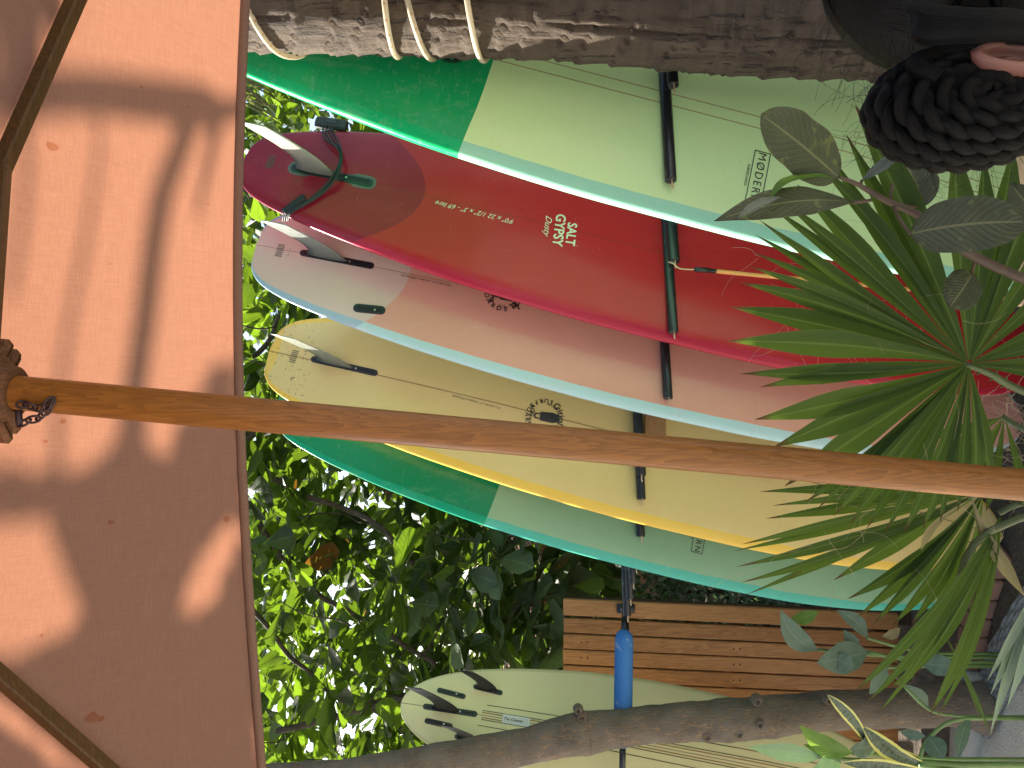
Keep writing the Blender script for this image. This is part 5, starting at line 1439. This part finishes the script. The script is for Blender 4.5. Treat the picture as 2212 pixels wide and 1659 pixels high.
def oval_path(c, ax1, ax2, r1, r2, off, n=110, a0=0, a1=2 * math.pi):
    return [c + ax1 * r1 * math.cos(a0 + (a1 - a0) * i / n) + ax2 * r2 * math.sin(a0 + (a1 - a0) * i / n) + off for i in range(n + 1)]
vx = V((1, 0, 0)); vz = V((0, 0, 1)); vy = V((0, -1, 0))
for r1, r2, o in ((.043, .0725, .000), (.041, .069, .013), (.036, .061, .026), (.028, .050, .035), (.018, .034, .040), (.008, .018, .043), (.041, .070, -.013)):
    braid(oval_path(BC, vx, vz, r1, r2, vy * o), .0086, 34).build('braid', M['hair'], per)
for k in range(6):   # smooth hair drawn from the head into the bun
    q = smooth_path([HC + V((-.060 - .004 * k, -.050, .045 - .016 * k)), HC + V((-.088, -.062, .030 - .014 * k)), BC + V((.030, -.030 + .004 * k, .052 - .010 * k)), BC + V((.012, -.040, .040 - .012 * k))], 10)
    mb = MB(); mb.tube(q, [.0078] * len(q), 8); mb.build('hair_lock', M['hair'], per)
# cornrows over the side of the head, above the ear
for k in range(2):
    braid(smooth_path([BC + V((.02, -.02, .07 - .02 * k)), HC + V((-.085, -.045, .06 - .03 * k)), HC + V((-.05, -.085, .075 - .035 * k)), HC + V((.01, -.100, .085 - .04 * k))], 16), .0050).build('cornrow', M['hair'], per)
# ear on our side
EC = P(2192, 122, .614)
eu = V((.06, .0, 1)).normalized(); ef = V((.92, .35, 0)).normalized(); eo = eu.cross(ef).normalized()
if eo.y > 0: eo = -eo
ev, efc = [], []; nr_, na = 10, 40
for i in range(nr_ + 1):
    r = i / nr_
    for k in range(na):
        a = 2 * math.pi * k / na; x, z = math.cos(a), math.sin(a)
        rx = .0115 * (1 - .30 * max(0, -z)); rz = .036
        hgt = .006 * math.exp(-((r - .84) / .13) ** 2) * (1 if not (x > .35 and -.55 < z < .3) else .35) - .006 * math.exp(-((r - .42) / .25) ** 2) + .005 * math.exp(-((r - .58) / .09) ** 2) * max(0, z) * max(0, -x + .3) + .003 * max(0, -z) * r
        if r > .9: hgt *= 1 - (r - .9) * 4
        ev.append(EC + ef * x * rx * r + eu * z * rz * r + eo * hgt)
for k in range(na): ev.append(EC + ef * math.cos(2 * math.pi * k / na) * .012 + eu * math.sin(2 * math.pi * k / na) * .026 - eo * .014)
for i in range(nr_ + 1):
    for k in range(na): efc.append((i * na + k, i * na + (k + 1) % na, (i + 1) * na + (k + 1) % na, (i + 1) * na + k))
mesh_obj('ear', ev, efc, M['skin'], per)
for k in range(7):
    o = .010 * (k - 3)
    mb = MB(); q = smooth_path([HC + V((-.045 + o * .3, -.078, .115 - .01 * k)), P(1985, 22 + 7 * k, .622), P(2090, 38 + 6 * k, .606), P(2180, 40 + 5 * k, .600), P(2290, 58 + 4 * k, .606), P(2420, 100 + 4 * k, .62)], 8)
    mb.tube(q, [.0075] * len(q), 8); mb.build('hair_lock', M['hair'], per)
# flyaway hairs
fl = MB(); rh = random.Random(4)
for k in range(170):
    a = rh.uniform(.4, 5.6); s = BC + vx * .050 * math.cos(a) + vz * .082 * math.sin(a) + vy * rh.uniform(-.02, .03)
    d = (s - BC).normalized(); pts = [s - d * .006]; st = rh.uniform(.004, .010); cv = rnd_unit(rh)
    for j in range(7): d = (d + cv * .28 + rnd_unit(rh) * .10).normalized(); pts.append(pts[-1] + d * st * .75)
    fl.tube(smooth_path(pts, 3), .00013, 3, False)
for k in range(60):
    a = rh.uniform(-.2, 1.3); s = HC + V((-.098 * math.sin(a), rh.uniform(-.05, .05), .152 * math.cos(a)))
    d = (V((-.098 * math.sin(a), 0, .15 * math.cos(a))).normalized() + V((-.9, 0, -.6)) * .8).normalized(); pts = [s]
    for j in range(7): d = (d + rnd_unit(rh) * .25).normalized(); pts.append(pts[-1] + d * .008)
    fl.tube(smooth_path(pts, 3), .00014, 3, False)
tag(fl.build('flyaway_hairs', M['hair'], per), kind='stuff')
